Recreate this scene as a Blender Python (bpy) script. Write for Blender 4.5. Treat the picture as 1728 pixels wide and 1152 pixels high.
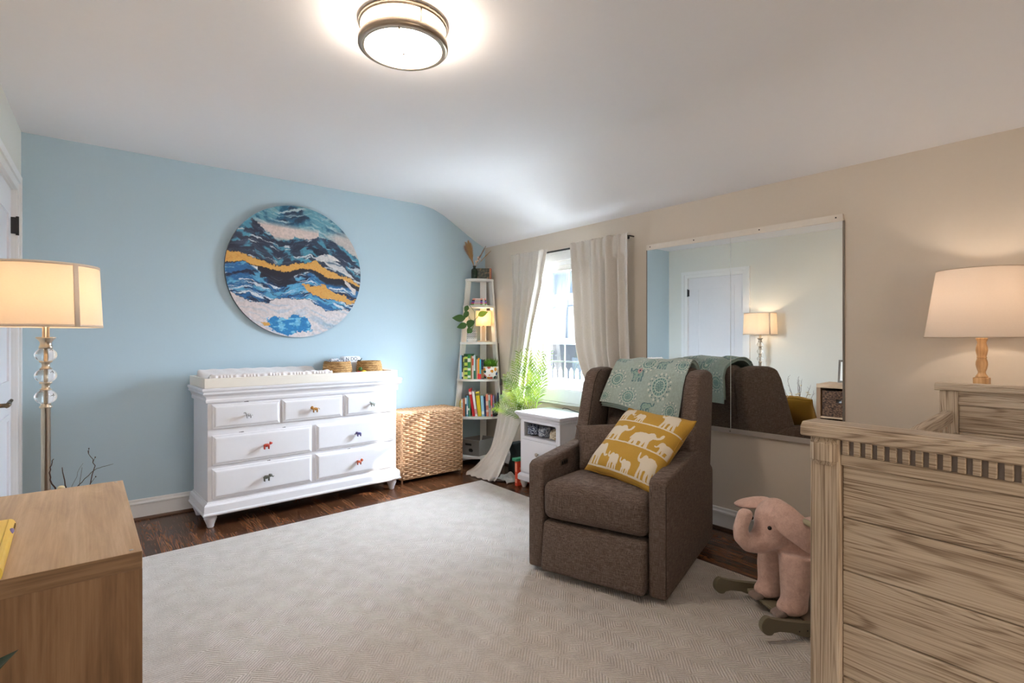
import bpy, bmesh, math, random
import numpy as np
from mathutils import Vector, Matrix
random.seed(7); NR = np.random.RandomState(3)
PI = math.pi
sc = bpy.context.scene
for o in list(bpy.data.objects): bpy.data.objects.remove(o)
C = sc.collection

# ------------------------------------------------------------------ camera, world, sun, daylight, exposure
CAMH = 1.205
cam_d = bpy.data.cameras.new('camera'); cam = bpy.data.objects.new('camera', cam_d); C.objects.link(cam)
cam_d.sensor_width = 36.0; cam_d.lens = 36.0*890/1728; cam_d.clip_start = 0.02
cam_d.shift_y = -5/1728
cam.location = (0, 0, CAMH); cam.rotation_euler = (PI/2, 0, -math.radians(39.1))
sc.camera = cam
sc.view_settings.view_transform = 'Standard'; sc.view_settings.look = 'None'
sc.view_settings.exposure = 1.18; sc.view_settings.gamma = 1.0; sc.view_settings.use_curve_mapping = False

w = bpy.data.worlds.new('world'); sc.world = w; w.use_nodes = True
bg = w.node_tree.nodes['Background']; bg.inputs[0].default_value = (0.73, 0.86, 1.0, 1)
# hazy sky, many times brighter around the sun than on the far side
_n = w.node_tree.nodes; _l = w.node_tree.links
_tc = _n.new('ShaderNodeTexCoord'); _dp = _n.new('ShaderNodeVectorMath'); _dp.operation = 'DOT_PRODUCT'; _dp.inputs[1].default_value = Vector((0.64, -0.18, 0.75)).normalized(); _mr = _n.new('ShaderNodeMapRange')
_mr.inputs['From Min'].default_value = 0.36; _mr.inputs['From Max'].default_value = 0.95; _mr.inputs['To Min'].default_value = 3.5; _mr.inputs['To Max'].default_value = 48.0
_l.new(_tc.outputs['Generated'], _dp.inputs[0]); _l.new(_dp.outputs['Value'], _mr.inputs['Value']); _l.new(_mr.outputs['Result'], bg.inputs[1])

def light(name, kind, loc, energy, color, **k):
    d = bpy.data.lights.new(name, kind); d.energy = energy; d.color = color
    for a, v in k.items():
        if a not in ('look', 'rot'): setattr(d, a, v)
    o = bpy.data.objects.new(name, d); C.objects.link(o); o.location = loc
    if 'look' in k: o.rotation_euler = Vector(k['look']).to_track_quat('-Z', 'Y').to_euler()
    return o
light('sun', 'SUN', (8, 0, 6), 6.5, (1.0, 0.95, 0.88), angle=math.radians(1.2), look=(-1.0, 0.71, -0.62))
# unseen warm fill light added behind the camera to brighten crib and near rug
light('added_fill_light', 'POINT', (0.55, -1.05, 1.15), 10, (1.0, 0.82, 0.62), shadow_soft_size=0.12)
# daylight comes from the sky through the window and an added unseen opening behind the camera; the portals only guide the sampling and give no light of their own
for nm, loc, lk, a, b in (('window_portal', (3.27, 3.11, 1.33), (-1, 0, 0), 0.80, 1.10), ('added_window_portal', (1.00, -1.40, 1.50), (0, 1, 0), 0.5, 0.5)):
    p = light(nm, 'AREA', loc, 1, (1, 1, 1), shape='RECTANGLE', size=a, size_y=b, look=lk); p.data.cycles.is_portal = True

# ------------------------------------------------------------------ materials
def lin(c):
    return tuple(((v/255)/12.92 if v/255 <= 0.04045 else ((v/255+0.055)/1.055)**2.4) for v in c)
def rgba(c): return (*lin(c), 1)
class NT:
    def __init__(s, name):
        s.m = bpy.data.materials.new(name); s.m.use_nodes = True; s.t = s.m.node_tree
        s.b = s.t.nodes['Principled BSDF']; s.out = s.t.nodes['Material Output']
    def n(s, typ, **k):
        x = s.t.nodes.new(typ)
        for a, v in k.items():
            if a.startswith('i_'):
                key = a[2:]
                x.inputs[int(key) if key.isdigit() else key].default_value = v
            else: setattr(x, a, v)
        return x
    def l(s, a, b): s.t.links.new(a, b)
    def coord(s, scale=(1, 1, 1), rot=(0, 0, 0), which='Object'):
        tc = s.n('ShaderNodeTexCoord'); mp = s.n('ShaderNodeMapping')
        mp.inputs['Scale'].default_value = scale; mp.inputs['Rotation'].default_value = rot
        s.l(tc.outputs[which], mp.inputs[0]); return mp.outputs[0]
    def noise(s, vec, scale=5, detail=4, rough=0.5, dist=0):
        x = s.n('ShaderNodeTexNoise'); x.inputs['Scale'].default_value = scale; x.inputs['Detail'].default_value = detail
        x.inputs['Roughness'].default_value = rough; x.inputs['Distortion'].default_value = dist
        if vec: s.l(vec, x.inputs['Vector'])
        return x.outputs['Fac']
    def ramp(s, fac, stops, interp='LINEAR'):
        r = s.n('ShaderNodeValToRGB'); r.color_ramp.interpolation = interp
        e = r.color_ramp.elements
        while len(e) < len(stops): e.new(0.5)
        for q, (p, c) in zip(e, stops): q.position = p; q.color = rgba(c)
        s.l(fac, r.inputs[0]); return r.outputs[0]
    def mix(s, fac, a, b, typ='MIX'):
        x = s.n('ShaderNodeMix', data_type='RGBA', blend_type=typ)
        for i, v in ((0, fac), (6, a), (7, b)):
            if isinstance(v, (int, float)): x.inputs[i].default_value = v
            elif isinstance(v, tuple): x.inputs[i].default_value = v
            else: s.l(v, x.inputs[i])
        return x.outputs[2]
    def math(s, op, a, b=None, c=None):
        x = s.n('ShaderNodeMath', operation=op)
        for i, v in enumerate((a, b, c)):
            if v is None: continue
            if isinstance(v, (int, float)): x.inputs[i].default_value = v
            else: s.l(v, x.inputs[i])
        return x.outputs[0]
    def sep(s, vec):
        x = s.n('ShaderNodeSeparateXYZ'); s.l(vec, x.inputs[0]); return x.outputs
    def comb(s, x, y, z):
        c = s.n('ShaderNodeCombineXYZ')
        for i, v in enumerate((x, y, z)):
            if isinstance(v, (int, float)): c.inputs[i].default_value = v
            else: s.l(v, c.inputs[i])
        return c.outputs[0]
    def bump(s, h, strength=0.3, dist=0.01):
        b = s.n('ShaderNodeBump'); b.inputs['Strength'].default_value = strength; b.inputs['Distance'].default_value = dist
        s.l(h, b.inputs['Height']); s.l(b.outputs[0], s.b.inputs['Normal'])
    def base(s, v):
        if isinstance(v, tuple): s.b.inputs['Base Color'].default_value = v
        else: s.l(v, s.b.inputs['Base Color'])
    def set(s, rough=None, metal=None, **k):
        if rough is not None: s.b.inputs['Roughness'].default_value = rough
        if metal is not None: s.b.inputs['Metallic'].default_value = metal
        for a, v in k.items(): s.b.inputs[a].default_value = v

MC = {}
def solid(c, rough=0.5, metal=0.0, var=0.06, bump=0.0, scale=30, name=None, **k):
    key = ('s', c, rough, metal, var, bump, scale, tuple(sorted(k.items())))
    if key in MC: return MC[key]
    t = NT(name or 'paint'); t.set(rough, metal, **k)
    v = t.coord()
    f = t.noise(v, scale, 3)
    t.base(t.mix(f, tuple([x*(1-var) for x in lin(c)])+(1,), tuple([min(1, x*(1+var)) for x in lin(c)])+(1,)))
    if bump: t.bump(f, bump, 0.004)
    MC[key] = t.m; return t.m
def fabric(c, c2=None, scale=900, rough=0.95, name='fabric', bump=0.25, slub=True):
    key = ('f', c, c2, scale, bump)
    if key in MC: return MC[key]
    t = NT(name); t.set(rough); t.b.inputs['Sheen Weight'].default_value = 0.15
    c2 = c2 or tuple(int(v*0.8) for v in c)
    a = t.noise(t.coord((1, 1, 8)), scale/10, 3, 0.7); b = t.noise(t.coord((8, 8, 1)), scale/10, 3, 0.7)
    f = t.math('MULTIPLY', t.math('ADD', a, b), 0.5)
    t.base(t.ramp(f, [(0.38, c2), (0.62, c)]))
    t.bump(f, bump, 0.003); MC[key] = t.m; return t.m
def metal(c, rough=0.3): return solid(c, rough, 1.0, 0.03, name='metal')
def vcol(name, rough=0.8, bump=0.0, bscale=400, sheen=0.0, spec=0.5):
    t = NT(name); t.set(rough); t.b.inputs['Sheen Weight'].default_value = sheen; t.b.inputs['Specular IOR Level'].default_value = spec
    a = t.n('ShaderNodeAttribute', attribute_name='paint'); t.base(a.outputs['Color'])
    if bump: t.bump(t.noise(t.coord(), bscale, 3), bump, 0.003)
    return t.m
def grain(cols, axis=0, scale=1.0, rough=0.5, name='wood', stretch=14, bump=0.15, dist=0.6, lines=60):
    """wood whose grain runs along the given object axis; cols = dark, mid, light"""
    t = NT(name); t.set(rough)
    s = [stretch*scale]*3; s[axis] = scale
    v = t.coord(tuple(s))
    n1 = t.noise(v, 2.2, 8, 0.62, dist)
    s2 = [lines*scale]*3; s2[axis] = 1.6*scale
    n2 = t.noise(t.coord(tuple(s2)), 2.0, 4, 0.6, 0.2)
    f = t.math('ADD', t.math('MULTIPLY', n1, 0.6), t.math('MULTIPLY', n2, 0.4))
    t.base(t.ramp(f, [(0.36, cols[0]), (0.5, cols[1]), (0.64, cols[2])]))
    t.bump(f, bump, 0.003); return t.m
def wash(axis=0, name='whitewashed_wood'):
    t = NT(name); t.set(0.65)
    s = [10, 10, 10]; s[axis] = 0.7
    wv = t.noise(t.coord(tuple(s)), 1.2, 2, 0.45, 0.45)
    s3 = [34, 34, 34]; s3[axis] = 1.5
    wob = t.noise(t.coord(tuple(s3)), 1.0, 2, 0.5)
    rings = t.math('POWER', t.math('MULTIPLY', t.math('ADD', t.math('SINE', t.math('ADD', t.math('MULTIPLY', wv, 170), t.math('MULTIPLY', wob, 5))), 1.0), 0.5), 3.0)
    s2 = [380, 380, 380]; s2[axis] = 4
    fine = t.noise(t.coord(tuple(s2)), 1.0, 4, 0.7)
    s4 = [6, 6, 6]; s4[axis] = 2
    big = t.noise(t.coord(tuple(s4)), 1.0, 3, 0.5)
    f = t.math('ADD', t.math('MULTIPLY', rings, -0.11), t.math('ADD', t.math('MULTIPLY', fine, 0.70), t.math('MULTIPLY', big, 0.30)))
    t.base(t.ramp(f, [(0.26, (96, 78, 62)), (0.38, (150, 131, 112)), (0.48, (190, 173, 153)), (0.62, (208, 194, 175))]))
    t.bump(f, 0.2, 0.002); return t.m

M = {}
M['white'] = solid((226, 225, 229), 0.35, 0, 0.02, name='white_lacquer')
M['trim'] = solid((232, 231, 230), 0.4, 0, 0.02, name='white_trim')
M['brass'] = metal((150, 125, 95), 0.35)
M['nickel'] = metal((190, 178, 162), 0.28)
M['black'] = solid((22, 21, 21), 0.5, name='black_metal')
M['plastic_black'] = solid((18, 18, 18), 0.4, name='black_plastic')
M['cream_wall'] = solid((216, 205, 191), 0.85, 0, 0.015, 0.05, 60, name='cream_wall_paint')
M['pale_wall'] = solid((222, 221, 214), 0.85, 0, 0.015, 0.05, 60, name='pale_wall_paint')
M['blue_wall'] = solid((186, 208, 220), 0.85, 0, 0.015, 0.05, 60, name='blue_wall_paint')
M['ceiling'] = solid((238, 237, 240), 0.9, 0, 0.01, 0.04, 40, name='ceiling_paint')

# ------------------------------------------------------------------ mesh helpers
class MB:
    def __init__(s): s.bm = bmesh.new(); s.M = Matrix.Identity(4); s.mat = 0; s.lay = None
    def _v(s, p): return s.bm.verts.new(s.M @ Vector(p))
    def face(s, vs, smooth=False):
        try:
            f = s.bm.faces.new(vs); f.material_index = s.mat; f.smooth = smooth; return f
        except ValueError: return None
    def box(s, c, size, rot=None, bev=0.0, seg=2):
        x, y, z = [v/2 for v in size]
        R = Matrix.Translation(Vector(c)) @ (rot.to_4x4() if rot is not None else Matrix.Identity(4))
        vs = [s._v(R @ Vector(p)) for p in ((-x,-y,-z),(x,-y,-z),(x,y,-z),(-x,y,-z),(-x,-y,z),(x,-y,z),(x,y,z),(-x,y,z))]
        fs = [s.face([vs[i] for i in q]) for q in ((0,3,2,1),(4,5,6,7),(0,1,5,4),(1,2,6,5),(2,3,7,6),(3,0,4,7))]
        if bev:
            es = list({e for f in fs for e in f.edges})
            bmesh.ops.bevel(s.bm, geom=es, offset=min(bev, min(size)*0.48), segments=seg, profile=0.5, affect='EDGES', clamp_overlap=True, material=s.mat)
        return s
    def span(s, a, b, bev=0.0):
        return s.box([(p+q)/2 for p, q in zip(a, b)], [abs(q-p) for p, q in zip(a, b)], None, bev)
    def grid(s, fn, nu, nv, cu=False, cv=False, smooth=True):
        V = [[s._v(fn(i/(nu if cu else nu-1), j/(nv if cv else nv-1))) for j in range(nv)] for i in range(nu)]
        for i in range(nu if cu else nu-1):
            for j in range(nv if cv else nv-1):
                s.face([V[i][j], V[(i+1) % nu][j], V[(i+1) % nu][(j+1) % nv], V[i][(j+1) % nv]], smooth)
        return V
    def rbox(s, c, size, r, seg=3, n=(4, 4, 4), fn=None, rot=None):
        """rounded box whose faces carry interior vertices; fn(p)->p bends it (local coords)"""
        hs = [v/2 for v in size]; r = min(r, min(hs)*0.98)
        ax = []
        for h, k in zip(hs, n):
            a = [-h + r*(1-math.cos(q*PI/2/seg))*1.0 for q in range(seg)]
            inner = [-(h-r) + 2*(h-r)*q/k for q in range(k+1)]
            ax.append(a + inner + [-q for q in reversed(a)])
        cache = {}
        R = Matrix.Translation(Vector(c)) @ (rot.to_4x4() if rot is not None else Matrix.Identity(4))
        def vert(p):
            key = tuple(round(q, 6) for q in p)
            if key in cache: return cache[key]
            q = [max(-(h-r), min(h-r, t)) for h, t in zip(hs, p)]
            d = Vector([a-b for a, b in zip(p, q)])
            P = Vector(q) + (d.normalized()*r if d.length > 1e-9 else Vector((0, 0, 0)))
            if fn: P = Vector(fn(P))
            cache[key] = s._v(R @ P); return cache[key]
        for d in range(3):
            a, b = (d+1) % 3, (d+2) % 3
            for sg in (-1, 1):
                A, B = ax[a], ax[b]
                for i in range(len(A)-1):
                    for j in range(len(B)-1):
                        ps = []
                        for (u, v) in ((i, j), (i+1, j), (i+1, j+1), (i, j+1)):
                            p = [0, 0, 0]; p[d] = sg*hs[d]; p[a] = A[u]; p[b] = B[v]; ps.append(vert(p))
                        if sg < 0: ps.reverse()
                        s.face(ps, True)
        return s
    def lathe(s, prof, n=24, c=(0, 0, 0), smooth=True, wob=None):
        rings = []
        for (r, z) in prof:
            if r < 1e-6: rings.append([s._v((c[0], c[1], c[2]+z))])
            else: rings.append([s._v((c[0]+(r*(wob(k/n, z) if wob else 1))*math.cos(2*PI*k/n), c[1]+(r*(wob(k/n, z) if wob else 1))*math.sin(2*PI*k/n), c[2]+z)) for k in range(n)])
        for a, b in zip(rings, rings[1:]):
            for k in range(n):
                q = (k+1) % n
                if len(a) == 1 and len(b) == 1: continue
                if len(a) == 1: s.face([a[0], b[q], b[k]], smooth)
                elif len(b) == 1: s.face([a[k], a[q], b[0]], smooth)
                else: s.face([a[k], a[q], b[q], b[k]], smooth)
        return s
    def tube(s, path, r, n=8, cap=True, flat=1.0):
        path = [Vector(p) for p in path]; rs = r if isinstance(r, (list, tuple)) else [r]*len(path)
        rings = []; up = None
        for i, p in enumerate(path):
            t = (path[min(i+1, len(path)-1)] - path[max(i-1, 0)]).normalized()
            if up is None: up = t.cross(Vector((0, 0, 1)) if abs(t.z) < 0.9 else Vector((1, 0, 0))).normalized()
            up = (up - t*up.dot(t)).normalized(); b = t.cross(up)
            rings.append([s._v(p + (up*math.cos(2*PI*k/n) + b*flat*math.sin(2*PI*k/n))*rs[i]) for k in range(n)])
        for a, b in zip(rings, rings[1:]):
            for k in range(n): s.face([a[k], a[(k+1) % n], b[(k+1) % n], b[k]], True)
        if cap: s.face(list(reversed(rings[0]))); s.face(rings[-1])
        return s
    def prism(s, pts, a0, a1, axis=2, bev=0.0, smooth=False):
        """polygon pts (2d) extruded from a0 to a1 along the axis (0,1,2)"""
        def P(p, h):
            return {0: (h, p[0], p[1]), 1: (p[0], h, p[1]), 2: (p[0], p[1], h)}[axis]
        A = [s._v(P(p, a0)) for p in pts]; B = [s._v(P(p, a1)) for p in pts]
        fs = [s.face(list(reversed(A))), s.face(B)]
        for i in range(len(pts)):
            j = (i+1) % len(pts); fs.append(s.face([A[i], A[j], B[j], B[i]], smooth))
        if bev:
            es = list({e for f in fs[:2] if f for e in f.edges})
            bmesh.ops.bevel(s.bm, geom=es, offset=bev, segments=2, profile=0.5, affect='EDGES', clamp_overlap=True)
        return s
    def ell(s, c, r, n=16, m=10, rot=None):
        R = rot.to_3x3() if rot is not None else Matrix.Identity(3)
        rings = []
        for i in range(m+1):
            ph = PI*i/m
            if i in (0, m): rings.append([s._v(Vector(c) + R @ Vector((0, 0, r[2]*math.cos(ph))))])
            else: rings.append([s._v(Vector(c) + R @ Vector((r[0]*math.sin(ph)*math.cos(2*PI*k/n), r[1]*math.sin(ph)*math.sin(2*PI*k/n), r[2]*math.cos(ph)))) for k in range(n)])
        for a, b in zip(rings, rings[1:]):
            for k in range(n):
                q = (k+1) % n
                if len(a) == 1: s.face([a[0], b[k], b[q]], True)
                elif len(b) == 1: s.face([a[k], b[0], a[q]], True)
                else: s.face([a[k], b[k], b[q], a[q]], True)
        return s
def obj(name, mb, mats, parent=None, loc=(0, 0, 0), rot=(0, 0, 0), fix=True):
    if fix: bmesh.ops.recalc_face_normals(mb.bm, faces=mb.bm.faces)
    me = bpy.data.meshes.new(name); mb.bm.to_mesh(me); mb.bm.free()
    for m in (mats if isinstance(mats, (list, tuple)) else [mats]): me.materials.append(m)
    o = bpy.data.objects.new(name, me); C.objects.link(o); o.location = loc; o.rotation_euler = rot
    if parent: o.parent = parent
    return o
def tag(o, label, cat, group=None):
    o['label'] = label; o['category'] = cat
    if group: o['group'] = group
    return o
def thing(name, label, cat, loc=(0, 0, 0), rz=0, group=None):
    o = bpy.data.objects.new(name, None); C.objects.link(o); o.empty_display_size = 0.1
    o.location = loc; o.rotation_euler = (0, 0, rz); return tag(o, label, cat, group)
def struct(name, mb, m, **k):
    o = obj(name, mb, m, **k); o['kind'] = 'structure'; return o
def paint_attr(o, cols):
    a = o.data.color_attributes.new('paint', 'FLOAT_COLOR', 'POINT')
    arr = np.ones((len(o.data.vertices), 4), np.float32); arr[:, :3] = cols
    a.data.foreach_set('color', arr.ravel())
def tolin(a):
    a = np.asarray(a, float)/255.0
    return np.where(a <= 0.04045, a/12.92, ((a+0.055)/1.055)**2.4)
_perm = NR.rand(256, 256)
def vnoise(x, y):
    xi = np.floor(x).astype(int); yi = np.floor(y).astype(int); fx = x-xi; fy = y-yi
    fx = fx*fx*(3-2*fx); fy = fy*fy*(3-2*fy)
    g = lambda a, b: _perm[a % 256, b % 256]
    return (g(xi, yi)*(1-fx)+g(xi+1, yi)*fx)*(1-fy) + (g(xi, yi+1)*(1-fx)+g(xi+1, yi+1)*fx)*fy
def fbm(x, y, o=4):
    t = 0; a = 0.5; n = 0
    for k in range(o): t = t + a*vnoise(x*2**k+17*k, y*2**k+5*k); n += a; a *= 0.55
    return t/n
def inpoly(X, Y, poly):
    ins = np.zeros(X.shape, bool); n = len(poly)
    for i in range(n):
        x1, y1 = poly[i]; x2, y2 = poly[(i+1) % n]
        if y1 == y2: continue
        c = ((Y < y1) != (Y < y2)) & (X < (x2-x1)*(Y-y1)/(y2-y1)+x1); ins ^= c
    return ins

# ------------------------------------------------------------------ the room
XW, YB, YF = 3.145, 4.30, -1.35            # right wall, blue wall, wall behind the camera
def xl(y): return -0.289 - (YB-y)*0.0314   # the left wall runs slightly off square
WY0, WY1, WZ0, WZ1 = 2.72, 3.50, 0.79, 1.86
T = 0.12
def floor_mat():
    t = NT('dark_oak_floor'); t.set(0.26)
    v = t.coord(); x, y, z = t.sep(v)
    pw = 0.057
    row = t.math('FLOOR', t.math('DIVIDE', x, pw))
    off = t.math('MULTIPLY', t.math('FRACT', t.math('MULTIPLY', t.math('SINE', t.math('MULTIPLY', row, 12.9898)), 4375.5)), 1.0)
    yy = t.math('ADD', y, t.math('MULTIPLY', off, 1.3))
    plank = t.math('FLOOR', t.math('DIVIDE', yy, 0.75))
    rnd = t.n('ShaderNodeTexWhiteNoise', noise_dimensions='2D'); t.l(t.comb(row, plank, 0.0), rnd.inputs['Vector'])
    r = rnd.outputs['Value']
    gv = t.comb(t.math('ADD', t.math('MULTIPLY', x, 15), t.math('MULTIPLY', r, 37)), t.math('MULTIPLY', y, 1.3), r)
    n1 = t.noise(gv, 1.2, 2, 0.45, 0.5)
    ring = t.math('MULTIPLY', t.math('ADD', t.math('SINE', t.math('MULTIPLY', n1, 75)), 1.0), 0.5)
    n2 = t.noise(t.comb(t.math('MULTIPLY', x, 180), t.math('MULTIPLY', y, 7), r), 1.0, 4, 0.7)
    f = t.math('ADD', t.math('MULTIPLY', ring, 0.22), t.math('ADD', t.math('MULTIPLY', n2, 0.5), t.math('MULTIPLY', r, 0.20)))
    col = t.ramp(f, [(0.2, (40, 23, 14)), (0.40, (76, 46, 28)), (0.58, (112, 70, 44)), (0.8, (150, 98, 62))])
    fx = t.math('FRACT', t.math('DIVIDE', x, pw)); fy = t.math('FRACT', t.math('DIVIDE', yy, 0.75))
    gap = t.math('MAXIMUM', t.math('GREATER_THAN', fx, 0.975), t.math('GREATER_THAN', fy, 0.998))
    t.base(t.mix(gap, col, rgba((18, 10, 7)))); t.bump(t.math('SUBTRACT', t.math('MULTIPLY', n2, 0.2), gap), 0.25, 0.002)
    return t.m
M['floor'] = floor_mat()
mb = MB(); mb.prism([(xl(YF)-T, YF-T), (XW+T, YF-T), (XW+T, YB+T), (xl(YB)-T, YB+T)], -0.1, 0.0); struct('floor', mb, M['floor'])
# ceiling: flat, then a plaster curve and a slope down to the right wall
cp = [(-0.75, 2.44), (2.30, 2.44), (2.42, 2.437), (2.54, 2.418), (2.66, 2.372), (2.78, 2.305), (2.92, 2.225), (3.04, 2.160), (3.12, 2.122), (3.30, 2.085)]
mb = MB(); mb.prism(cp+[(3.30, 2.70), (-0.75, 2.70)], YF-T, YB+T, axis=1); ce = struct('ceiling', mb, M['ceiling'])
for p_ in ce.data.polygons: p_.use_smooth = True
ce.data.set_sharp_from_angle(angle=math.radians(35))
# blue wall
mb = MB(); mb.prism([(xl(YB)-0.25, 0), (XW+T, 0), (XW+T, 2.6), (xl(YB)-0.25, 2.6)], YB, YB+T, axis=1); struct('wall_back', mb, M['blue_wall'])
mb = MB(); mb.span((XW, YF, 0), (XW+T, WY0, 2.5)); mb.span((XW, WY1, 0), (XW+T, YB, 2.5)); mb.span((XW, WY0, 0), (XW+T, WY1, WZ0)); mb.span((XW, WY0, WZ1), (XW+T, WY1, 2.5))
struct('wall_right', mb, M['cream_wall'])
RX0, RX1, RZ0, RZ1 = 0.75, 1.25, 1.25, 1.75
mb = MB(); mb.span((-0.9, YF-T, 0), (RX0, YF, 2.6)); mb.span((RX1, YF-T, 0), (3.3, YF, 2.6)); mb.span((RX0, YF-T, 0), (RX1, YF, RZ0)); mb.span((RX0, YF-T, RZ1), (RX1, YF, 2.6))
struct('wall_front', mb, M['cream_wall'])
# left wall with a door opening
DY0, DY1, DH = 3.245, 4.005, 2.03
def lw(mb, y0, y1, z0, z1, d0=0.0, d1=-T):   # slab along the slanting left wall, from depth d0 (room) to d1
    mb.prism([(xl(y0)+d0, y0), (xl(y1)+d0, y1), (xl(y1)+d1, y1), (xl(y0)+d1, y0)], z0, z1)
mb = MB(); lw(mb, YF, DY0, 0, 2.6); lw(mb, DY1, YB+0.02, 0, 2.6); lw(mb, DY0, DY1, DH, 2.6); struct('wall_left', mb, M['pale_wall'])

# door
LA = math.atan(0.0314)
dr = MB(); lw(dr, DY0+0.003, DY1-0.003, 0.005, DH-0.003, -0.012, -0.05)
door = struct('door_1', dr, M['white'])
mb = MB()
for (z0, z1) in ((0.18, 0.80), (0.95, 1.90)):
    y0, y1 = DY0+0.12, DY1-0.12
    for k, (e, d) in enumerate(((0.0, -0.004), (0.028, -0.010))):
        pass
    for (a, b, c, d) in ((y0, y1, z0, z0+0.03), (y0, y1, z1-0.03, z1), (y0, y0+0.03, z0+0.0301, z1-0.0301), (y1-0.03, y1, z0+0.0301, z1-0.0301)): lw(mb, a, b, c, d, -0.0035, -0.0125)
obj('panel_moulding', mb, M['white'], door)
for hz in (0.25, 1.83):
    mb = MB(); lw(mb, DY1-0.012, DY1+0.014, hz-0.045, hz+0.045, 0.014, -0.012); mb.tube([(xl(DY1)+0.014, DY1, hz-0.052), (xl(DY1)+0.014, DY1, hz+0.052)], 0.007)
    obj('hinge', mb, M['black'], door)
hx = xl(DY0+0.07)
mb = MB(); mb.box((hx-0.004, DY0+0.07, 0.885), (0.016, 0.055, 0.13), None, 0.004)
mb.tube([(hx+0.0, DY0+0.07, 0.90), (hx+0.045, DY0+0.07, 0.90)], 0.010); mb.tube([(hx+0.05, DY0+0.055, 0.90), (hx+0.052, DY0+0.13, 0.90), (hx+0.048, DY0+0.185, 0.902), (hx+0.056, DY0+0.20, 0.913)], [0.011, 0.010, 0.009, 0.007])
obj('door_lever', mb, metal((120, 108, 92), 0.35), door)
mb = MB(); cw = 0.088
for (d0, d1, ins) in ((0.016, -0.001, 0), (0.026, 0.0165, 0.05)):
    lw(mb, DY0-cw, DY0-ins*0.9, 0, DH+cw, d0, d1); lw(mb, DY1+ins*0.9, DY1+cw, 0, DH+cw, d0, d1); lw(mb, DY0-ins*0.9+0.0005, DY1+ins*0.9-0.0005, DH+ins*0.9, DH+cw, d0, d1)
lw(mb, DY0-0.001, DY0+0.002, 0, DH, 0, -T); lw(mb, DY1-0.002, DY1+0.001, 0, DH, 0, -T); lw(mb, DY0, DY1, DH-0.002, DH+0.001, 0, -T)
struct('trim_1', mb, M['trim'])
# baseboards
def base_prof(h=0.135): return [(0, 0), (0.016, 0), (0.016, h-0.035), (0.021, h-0.032), (0.021, h-0.024), (0.012, h-0.016), (0.010, h-0.004), (0.006, h), (0, h)]
shoe = [(0.0, 0), (0.014, 0), (0.013, 0.008), (0.009, 0.014), (0.0, 0.017)]
mb = MB(); mb.prism([(YB-d, z) for d, z in base_prof()], xl(YB)+0.001, XW-0.001, axis=0); bb = struct('baseboard_back', mb, M['trim'])
mb = MB(); mb.prism([(YB-0.016-d, z) for d, z in shoe], xl(YB)+0.03, XW-0.03, axis=0); struct('trim_2', mb, solid((84, 52, 30), 0.35, name='stained_shoe'))
mb = MB(); mb.prism([(XW-d, z) for d, z in base_prof()], YF+0.001, YB-0.022, axis=1); struct('baseboard_right', mb, M['trim'])
mb = MB(); mb.prism([(XW-0.016-d, z) for d, z in shoe], YF+0.03, YB-0.04, axis=1); struct('trim_3', mb, solid((50, 28, 17), 0.35, name='stained_shoe'))
mb = MB(); lw(mb, YF+0.001, DY0-cw-0.001, 0, 0.12, 0.016, -0.001); lw(mb, YF+0.001, DY0-cw-0.001, 0.1205, 0.135, 0.010, -0.001); lw(mb, DY1+cw+0.001, YB-0.022, 0, 0.135, 0.016, -0.001); struct('baseboard_left', mb, M['trim'])

# window in the right wall
win = MB()
x0, x1 = XW+0.035, XW+0.07
for (a, b) in ((WY0, WY0+0.035), (WY1-0.035, WY1)): win.span((XW, a, WZ0), (XW+T, b, WZ1))
win.span((XW, WY0+0.0351, WZ1-0.03), (XW+T, WY1-0.0351, WZ1)); win.span((XW, WY0+0.0351, WZ0), (XW+T, WY1-0.0351, WZ0+0.02))
wo = struct('window_1', win, M['trim'])
def sash(name, z0, z1, x, grid):
    mb = MB(); a, b = WY0+0.036, WY1-0.036; f = 0.042
    mb.span((x, a, z0), (x+0.03, b, z0+f)); mb.span((x, a, z1-f), (x+0.03, b, z1)); mb.span((x, a, z0+f+.0002), (x+0.03, a+f, z1-f-.0002)); mb.span((x, b-f, z0+f+.0002), (x+0.03, b, z1-f-.0002))
    s_ = obj(name, mb, M['trim'], wo)
    if grid:
        mb = MB(); mz = (z0+z1)/2
        mb.span((x+0.012, a+f, mz-0.006), (x+0.020, b-f, mz+0.006))
        for q in (1, 2): yy = a+f+(b-a-2*f)*q/3; mb.span((x+0.0125, yy-0.006, z0+f), (x+0.0195, yy+0.006, z1-f))
        obj('grille', mb, solid((150, 160, 165), 0.4, name='grille_bar'), wo)
    t = NT('window_glass'); t.set(0.0); t.b.inputs['Transmission Weight'].default_value = 1.0; t.b.inputs['IOR'].default_value = 1.0
    tr = t.n('ShaderNodeBsdfTransparent'); gl = t.n('ShaderNodeBsdfGlossy'); gl.inputs['Roughness'].default_value = 0.02
    mx = t.n('ShaderNodeMixShader'); mx.inputs[0].default_value = 0.06; t.l(tr.outputs[0], mx.inputs[1]); t.l(gl.outputs[0], mx.inputs[2]); t.l(mx.outputs[0], t.out.inputs[0])
    mb = MB(); mb.span((x+0.014, a+f-.004, z0+f-.004), (x+0.0165, b-f+.004, z1-f+.004)); obj('pane', mb, t.m, wo)
sash('lower_sash', WZ0+0.021, 1.205, XW+0.03, True); sash('upper_sash', 1.165, WZ1-0.031, XW+0.066, False)
mb = MB(); mb.box((XW+0.025, 3.035, 1.212), (0.03, 0.05, 0.014), None, 0.003); mb.tube([(XW+0.03, 3.03, 1.222), (XW+0.005, 3.05, 1.226)], 0.005); obj('sash_lock', mb, metal((120, 115, 105), 0.4), wo)
mb = MB(); cw = 0.068
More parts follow.
